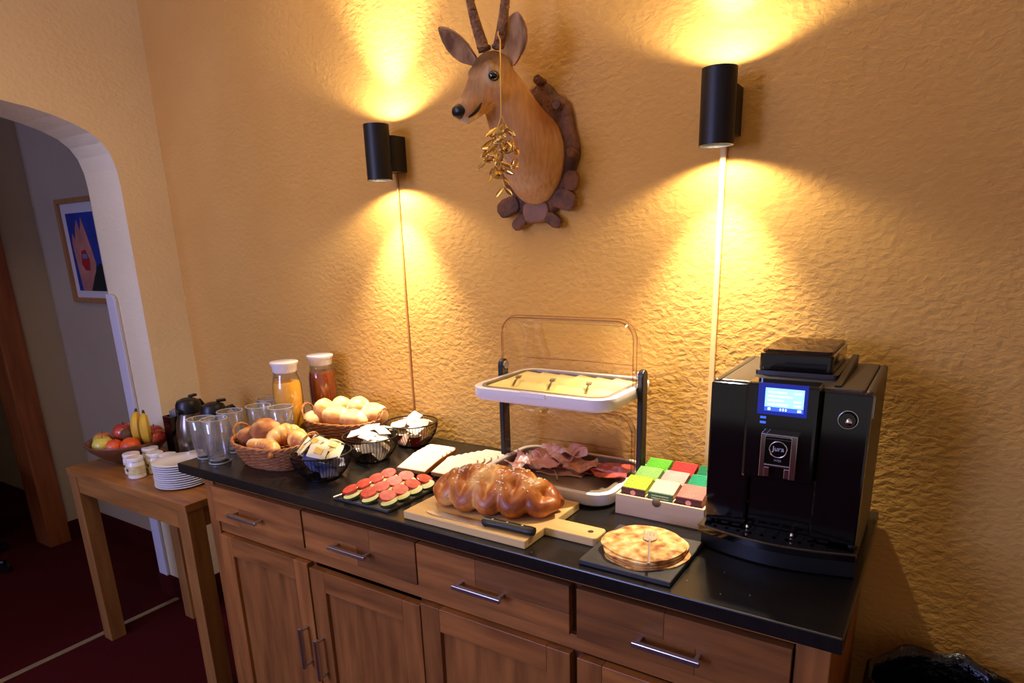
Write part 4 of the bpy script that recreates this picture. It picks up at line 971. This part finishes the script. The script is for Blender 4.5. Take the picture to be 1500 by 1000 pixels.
# ------------------------------------------------------------------ waste bin
wb = thing('waste_bin', 'waste bin lined with a black bag against the wall right of the sideboard', 'waste bin', (2.728,-.185,0))
MB().lathe([(.105,0),(.110,.004),(.140,.58),(.142,.60),(.138,.60),(.134,.58),(.104,.010),(0,.010)], 36).build('bucket', m_blackp, wb, smooth=True)
m_bag = mat('black_bag', L(10,10,12), .22, spec=.7, bump=(50,.6,.01))
g = MB(); rows = []
for (r, z, am) in ((.128,.42,.0),(.132,.60,.003),(.138,.622,.006),(.147,.618,.008),(.151,.57,.008),(.150,.50,.010),(.151,.46,.012)):
    rows.append([((r+am*mnoise.noise(Vector((math.cos(a)*4,math.sin(a)*4,z*8))))*math.cos(a),(r+am*mnoise.noise(Vector((math.cos(a)*4,math.sin(a)*4,z*8))))*math.sin(a), z+am*1.6*mnoise.noise(Vector((math.cos(a)*3,math.sin(a)*3,9)))) for a in [2*math.pi*i/64 for i in range(64)]])
g.rings(rows, cap=False); g.build('bag', m_bag, wb, smooth=True, ang=180)
# ------------------------------------------------------------------ roe deer trophy on its plaque
dt_ = thing('deer_trophy', 'mounted roe deer head with antlers on a dark carved wooden plaque', 'deer head', (0,0,0))
m_plq = mat('bark_plaque', L(128,78,42), .7, col2=L(78,46,24), nscale=22, bump=(45,.9,.012)); m_plq2 = mat('plaque_face', L(146,92,46), .55, col2=L(118,72,34), nscale=18)
pc = (1.705, 1.712); po = []
for k in range(72):
    a = 2*math.pi*k/72
    r_ = 1+.035*math.sin(9*a)+.03*mnoise.noise(Vector((math.cos(a)*3,math.sin(a)*3,2)))
    po.append((pc[0]+.112*r_*math.sin(a), pc[1]+.160*r_*math.cos(a)))
nn = len(po); g = MB(); sc_ = lambda f, p: (pc[0]+(p[0]-pc[0])*f, pc[1]+(p[1]-pc[1])*f)
rings = []
for f, yy in ((1.0,-.002),(1.0,-.016),(.94,-.026),(.80,-.028)): rings.append([(sc_(f,p)[0],yy,sc_(f,p)[1]) for p in po])
g.rings(rings); plq = g.build('plaque', m_plq, dt_, smooth=True, ang=50)
for (cx, cz, rx, rz_, a) in ((1.702,1.572,.040,.030,0),(1.652,1.548,.026,.016,-.6),(1.752,1.550,.026,.016,.6),(1.618,1.588,.036,.024,-.3),(1.785,1.598,.034,.026,.35),(1.806,1.640,.020,.024,.1)):
    pts = [(rx*(1+.12*mnoise.noise(Vector((k*1.7,cx*9,cz))))*math.copysign(abs(math.cos(2*math.pi*k/14))**.7,math.cos(2*math.pi*k/14)), rz_*(1+.12*mnoise.noise(Vector((k*1.3,cz*9,cx))))*math.copysign(abs(math.sin(2*math.pi*k/14))**.7,math.sin(2*math.pi*k/14))) for k in range(14)]
    MB().prism(pts, 0, .020, T((cx,-.014,cz),(R(90),a,0))).build('carved_lobe', m_plq2 if abs(cx-1.702) < .005 else m_plq, plq, bevel=.005)
for (cx, cz) in ((1.722,1.872),(1.812,1.70),(1.775,1.81)): MB().lathe([(0,0),(.012,0),(.011,.03),(0,.032)], 10, T((cx,-.014,cz),(R(80),0,0))).build('twig_stub', m_plq, plq)
def loft(g, secs, n=24):
    # secs: centre, right vec*radius, up vec*radius
    g.rings([[Vector(c)+Vector(a)*math.cos(2*math.pi*k/n)+Vector(b)*math.sin(2*math.pi*k/n) for k in range(n)] for c,a,b in secs])
g = MB()
# neck: from the plaque outwards and up, turning to the left
NK = [((1.706,-.012,1.700),(.078,0,0),(0,0,.112)),((1.706,-.035,1.700),(.084,0,0),(0,.006,.112)),((1.708,-.065,1.715),(.078,.006,0),(0,.022,.098)),((1.706,-.095,1.745),(.066,.010,0),(0,.036,.078)),((1.700,-.120,1.785),(.055,.012,0),(0,.042,.058)),((1.694,-.142,1.825),(.047,.014,0),(0,.042,.044)),((1.686,-.158,1.858),(.042,.016,0),(-.008,.036,.036))]
loft(g, NK)
# head: axis from poll to nose
def hv(p): return Vector(p)
P0 = hv((1.686,-.150,1.882)); P1 = hv((1.644,-.258,1.778)); ax = (P1-P0).normalized()
side = ax.cross(Vector((0,0,1))).normalized(); dor = side.cross(ax).normalized()
HL = (P1-P0).length
HS = [(-.16,.022,.022,.0),(-.06,.038,.038,.006),(.08,.046,.046,.008),(.22,.048,.048,.006),(.36,.046,.046,.001),(.50,.039,.041,-.003),(.64,.031,.035,-.005),(.78,.0265,.030,-.006),(.90,.0255,.027,-.005),(.98,.021,.023,-.005),(1.03,.011,.012,-.006)]
loft(g, [(P0+ax*HL*u+dor*o_, side*rs, dor*rd) for u,rs,rd,o_ in HS])
# brow ridges and cheeks
for s_ in (-1,1):
    c = P0+ax*HL*.28+side*s_*.032+dor*.028; g.sphere(c,.016,14,10)
    c = P0+ax*HL*.34+side*s_*.022-dor*.022; g.sphere(c,.028,14,10)
g.sphere(P0+ax*HL*.06+dor*.018,.030,16,12)
g.sphere(P0+ax*HL*.86-dor*.012,(.014,.014,.011),14,10)
def deermat():
    m = mat('deer_fur', L(172,118,66), .85, spec=.15); nt = m.node_tree; N = nt.nodes; K = nt.links; b = N['Principled BSDF']; tc = N['Texture Coordinate']
    mp = N.new('ShaderNodeMapping'); mp.inputs['Scale'].default_value = (90,60,14); K.new(tc.outputs['Object'], mp.inputs['Vector'])
    n = N.new('ShaderNodeTexNoise'); n.inputs['Scale'].default_value = 1.6; n.inputs['Detail'].default_value = 6; K.new(mp.outputs['Vector'], n.inputs['Vector'])
    n2 = N.new('ShaderNodeTexNoise'); n2.inputs['Scale'].default_value = 9; n2.inputs['Detail'].default_value = 3; K.new(tc.outputs['Object'], n2.inputs['Vector'])
    mix0 = N.new('ShaderNodeMix'); mix0.data_type = 'RGBA'; mix0.inputs['A'].default_value = L(220,174,118); mix0.inputs['B'].default_value = L(176,122,70); K.new(n2.outputs['Fac'], mix0.inputs['Factor'])
    cur = mix0.outputs['Result']
    def patch(center, r0, r1, col, amt):
        nonlocal cur
        vd = N.new('ShaderNodeVectorMath'); vd.operation = 'DISTANCE'; K.new(tc.outputs['Object'], vd.inputs[0]); vd.inputs[1].default_value = center
        mr = N.new('ShaderNodeMapRange'); mr.inputs['From Min'].default_value = r0; mr.inputs['From Max'].default_value = r1; mr.inputs['To Min'].default_value = amt; mr.inputs['To Max'].default_value = 0; K.new(vd.outputs['Value'], mr.inputs['Value'])
        mx = N.new('ShaderNodeMix'); mx.data_type = 'RGBA'; K.new(mr.outputs['Result'], mx.inputs['Factor']); K.new(cur, mx.inputs['A']); mx.inputs['B'].default_value = col; cur = mx.outputs['Result']
    E = P0+ax*HL*.33+side*.0415+dor*.0125
    patch(tuple(P0+ax*HL*.10+dor*.050), .036, .064, L(84,54,30), .85)           # dark forehead
    E2 = P0+ax*HL*.33-side*.0415+dor*.0125
    patch(tuple(E2), .018, .027, L(230,196,142), .85)
    patch(tuple(E), .018, .027, L(230,196,142), .85)                           # pale eye ring
    patch(tuple(P0+ax*HL*.62+dor*.03), .015, .04, L(110,74,42), .5)           # nose bridge
    patch(tuple(P0+ax*HL*.90-dor*.026), .016, .030, L(236,218,186), .95)       # chin
    patch((1.770,-.06,1.80), .03, .075, L(140,72,28), .7)                      # mane
    patch((1.720,-.12,1.64), .03, .09, L(214,170,116), .5)                    # chest
    ml = N.new('ShaderNodeMix'); ml.data_type = 'RGBA'; ml.blend_type = 'MULTIPLY'; ml.inputs['Factor'].default_value = .35
    rp = N.new('ShaderNodeValToRGB'); rp.color_ramp.elements[0].position = .3; rp.color_ramp.elements[0].color = (.35,.3,.26,1); rp.color_ramp.elements[1].position = .65; rp.color_ramp.elements[1].color = (1,1,1,1)
    K.new(n.outputs['Fac'], rp.inputs['Fac']); K.new(cur, ml.inputs['A']); K.new(rp.outputs['Color'], ml.inputs['B']); K.new(ml.outputs['Result'], b.inputs['Base Color'])
    bp = N.new('ShaderNodeBump'); bp.inputs['Strength'].default_value = .5; bp.inputs['Distance'].default_value = .004; K.new(n.outputs['Fac'], bp.inputs['Height']); K.new(bp.outputs['Normal'], b.inputs['Normal'])
    return m
m_fur = deermat()
hdm = g.build('head_and_neck', m_fur, dt_, smooth=True, ang=180)
rm = hdm.modifiers.new('remesh','REMESH'); rm.mode = 'VOXEL'; rm.voxel_size = .0042; rm.use_smooth_shade = True
sm = hdm.modifiers.new('smooth','SMOOTH'); sm.factor = .5; sm.iterations = 10
m_eye = mat('glass_eye', L(10,7,6), .05, coat=1); m_nose = mat('nose_leather', L(22,17,15), .35)
for s_ in (-1,1):
    c = P0+ax*HL*.33+side*s_*.0415+dor*.0125
    ey = MB().sphere(c,(.0135,.0135,.0115),18,12).build('eye', m_eye, dt_, smooth=True)
ns = MB(); ns.sphere(P0+ax*HL*.955+dor*.004,(.0205,.0185,.0165),20,14); ns.build('nose', m_nose, dt_, smooth=True)
for s_ in (-1,1): 
    pts = [P0+ax*HL*(.97-.30*k/6)+side*s_*(.0185+.0085*k/6+.003*math.sin(math.pi*k/6))-dor*(.013+.0035*math.sin(math.pi*k/6)-.003*k/6) for k in range(7)]
    MB().tube(pts, [.002,.0032,.0036,.0036,.0034,.0028,.0012], 8).build('mouth_line', m_nose, dt_, smooth=True)
    MB().sphere(P0+ax*HL*.985+side*s_*.009+dor*.006,(.003,.003,.0025),10,6).build('nostril', m_eye, dt_, smooth=True)
m_ear = mat('ear_back', L(190,138,82), .85, col2=L(152,104,58), nscale=60); m_ear2 = mat('ear_inside', L(204,156,104), .9, col2=L(120,82,48), nscale=30, nstretch=(1,1,.4))
def ear(base, tip, facing, wid, nm='ear'):
    base, tip, facing = Vector(base), Vector(tip), Vector(facing)
    a = (tip-base); ln = a.length; a.normalize(); f = (facing-a*facing.dot(a)).normalized(); w = a.cross(f).normalized()
    outer = []; inner = []
    prof = [(0,.30),(.12,.55),(.30,.90),(.48,1.0),(.66,.90),(.82,.62),(.93,.32),(1.0,.05)]
    def sheet_(off, shrink):
        vs = []
        for u, k in prof:
            for j in range(9):
                v = j/8*2-1; ww = wid*k*shrink
                cup = .55*wid*k*(v*v) * 1.0
                vs.append(base+a*ln*u+w*ww*v+f*(cup+off-.25*wid*k))
        return vs
    g = MB(); v1 = sheet_(0,1.0); v2 = sheet_(.003,.93); n9 = 9; fs = []
    for j in range(len(prof)-1):
        for i in range(8): fs.append((j*9+i,j*9+i+1,(j+1)*9+i+1,(j+1)*9+i))
    g.add(v1, fs); e = g.build(nm, m_ear, dt_, smooth=True, ang=180)
    so = e.modifiers.new('solid','SOLIDIFY'); so.thickness = .003; so.offset = 0
    g2 = MB(); g2.add(v2, fs); i2 = g2.build('ear_inside', m_ear2, e, smooth=True, ang=180); so = i2.modifiers.new('solid','SOLIDIFY'); so.thickness = .001; so.offset = 0
ear((1.650,-.186,1.896),(1.570,-.222,1.975),(-.35,-.75,.0),.027)
ear((1.722,-.158,1.886),(1.739,-.152,1.992),(.25,-.95,.1),.036)
m_ant = mat('antler', L(160,108,58), .6, col2=L(104,66,34), nscale=60, bump=(140,.9,.006)); m_anttip = m_ant
def antler(base, tip, bend, sub):
    base, tip = Vector(base), Vector(tip); bend = Vector(bend); pts = []; rr = []
    for i in range(22):
        u = i/21; p = base.lerp(tip,u)+bend*math.sin(math.pi*u); pts.append(p); rr.append(.0140*(1-.60*u)+.0012*mnoise.noise(Vector((u*30,sub,0))))
    a = MB().tube(pts, rr, 12).build('antler', m_ant, dt_, smooth=True, ang=180)
    MB().tube([(base.x+.011*math.cos(2*math.pi*k/20), base.y+.011*math.sin(2*math.pi*k/20), base.z+.006) for k in range(20)], .0055, 6, closed=True).build('burr', m_ant, a, smooth=True)
    tq = pts[13]; MB().tube([tq, tq+Vector((-.014,-.03,.018)), tq+Vector((-.018,-.045,.045))], [.0062,.005,.002], 10).build('tine', m_ant, a, smooth=True)
    pe = MB(); r_ = random.Random(sub)
    for k in range(40):
        i = r_.randrange(1,15); an = r_.uniform(0,6.28); t = Vector((math.cos(an),math.sin(an),0)); pe.sphere(pts[i]+t*rr[i]*.97+Vector((0,0,r_.uniform(-.004,.004))), .0026, 6, 4)
    tag(pe.build('pearling', m_ant, a, smooth=True), kind='stuff')
antler((1.662,-.176,1.922),(1.628,-.205,2.115),(-.006,0,0),1)
antler((1.694,-.164,1.922),(1.738,-.180,2.115),(.006,0,0),2)

# ------------------------------------------------------------------ gilded mistletoe hanging from the antler
m_gold = mat('gold_leaf', L(240,204,120), .25, .9, col2=L(206,158,72), nscale=40); m_gst = mat('gold_stem', L(206,158,66), .4, .6)
mi = thing('mistletoe_sprig', 'gilded mistletoe sprig hanging by a cord from the deer antler', 'mistletoe', (1.746,-.238,1.797))
MB().tube([(-.044,.066,.162),(-.036,.050,.146),(-.020,.034,.130),(-.012,.020,.105),(-.003,.006,.072),(.0,.0,.02),(-.001,0,-.03)], .0016, 6).build('cord', m_gst, mi, smooth=True)
rg = random.Random(12)
stems = []
def br(p0, p1, r=.0015):
    p0, p1 = Vector(p0), Vector(p1); mid = (p0+p1)/2+Vector((rg.uniform(-.008,.008),rg.uniform(-.006,.006),0))
    MB().tube([p0,mid,p1], [r,r*.9,r*.7], 6).build('stem', m_gst, mi, smooth=True); stems.append((p0,mid,p1))
leafprof = [(0,.10),(.15,.55),(.35,.92),(.55,1.0),(.75,.8),(.9,.48),(1,.08)]
def leaf(p, d, ln, wd):
    d = Vector(d).normalized(); s_ = d.cross(Vector((rg.uniform(-.4,.4),-1,rg.uniform(-.4,.4)))).normalized(); nrm = s_.cross(d)
    vs = []; fs = []
    for u, k in leafprof:
        for v in (-1,0,1): vs.append(Vector(p)+d*ln*u+s_*wd*k*v+nrm*(.25*ln*(u*u)*.6+abs(v)*wd*.25*k))
    for j in range(len(leafprof)-1):
        for i in range(2): fs.append((j*3+i,j*3+i+1,(j+1)*3+i+1,(j+1)*3+i))
    g = MB(); g.add(vs,fs); o = g.build('leaf', m_gold, mi, smooth=True, ang=180)
    so = o.modifiers.new('solid','SOLIDIFY'); so.thickness = .0009
nodes = [((-.001,0,-.03),(-.020,-.004,-.075)),((-.001,0,-.03),(.018,-.004,-.062)),((-.001,0,-.03),(.0,-.012,-.085)),((-.020,-.004,-.075),(-.040,-.006,-.118)),((-.020,-.004,-.075),(-.012,-.010,-.120)),((.018,-.004,-.062),(.036,-.002,-.100)),((.018,-.004,-.062),(.012,-.014,-.105)),((0,-.012,-.085),(.006,-.012,-.140)),((.036,-.002,-.100),(.030,-.006,-.140)),((.006,-.012,-.140),(.008,-.010,-.180)),((-.012,-.010,-.120),(-.020,-.008,-.150))]
for a, b in nodes: br(a,b)
for a, b in nodes:
    for k in range(4):
        s_ = 1 if k % 2 else -1
        leaf(Vector(b) if k < 2 else (Vector(a)+Vector(b))/2, (s_*rg.uniform(.3,1.0), rg.uniform(-.7,.3), rg.uniform(-1.1,.25)), rg.uniform(.024,.038), rg.uniform(.0045,.007))
for a, b in nodes[:9]:
    for k in range(2): MB().sphere(Vector(b)+Vector((rg.uniform(-.006,.006),-.006,rg.uniform(-.004,.006))), .0042, 10, 8).build('berry', m_gold, mi, smooth=True)
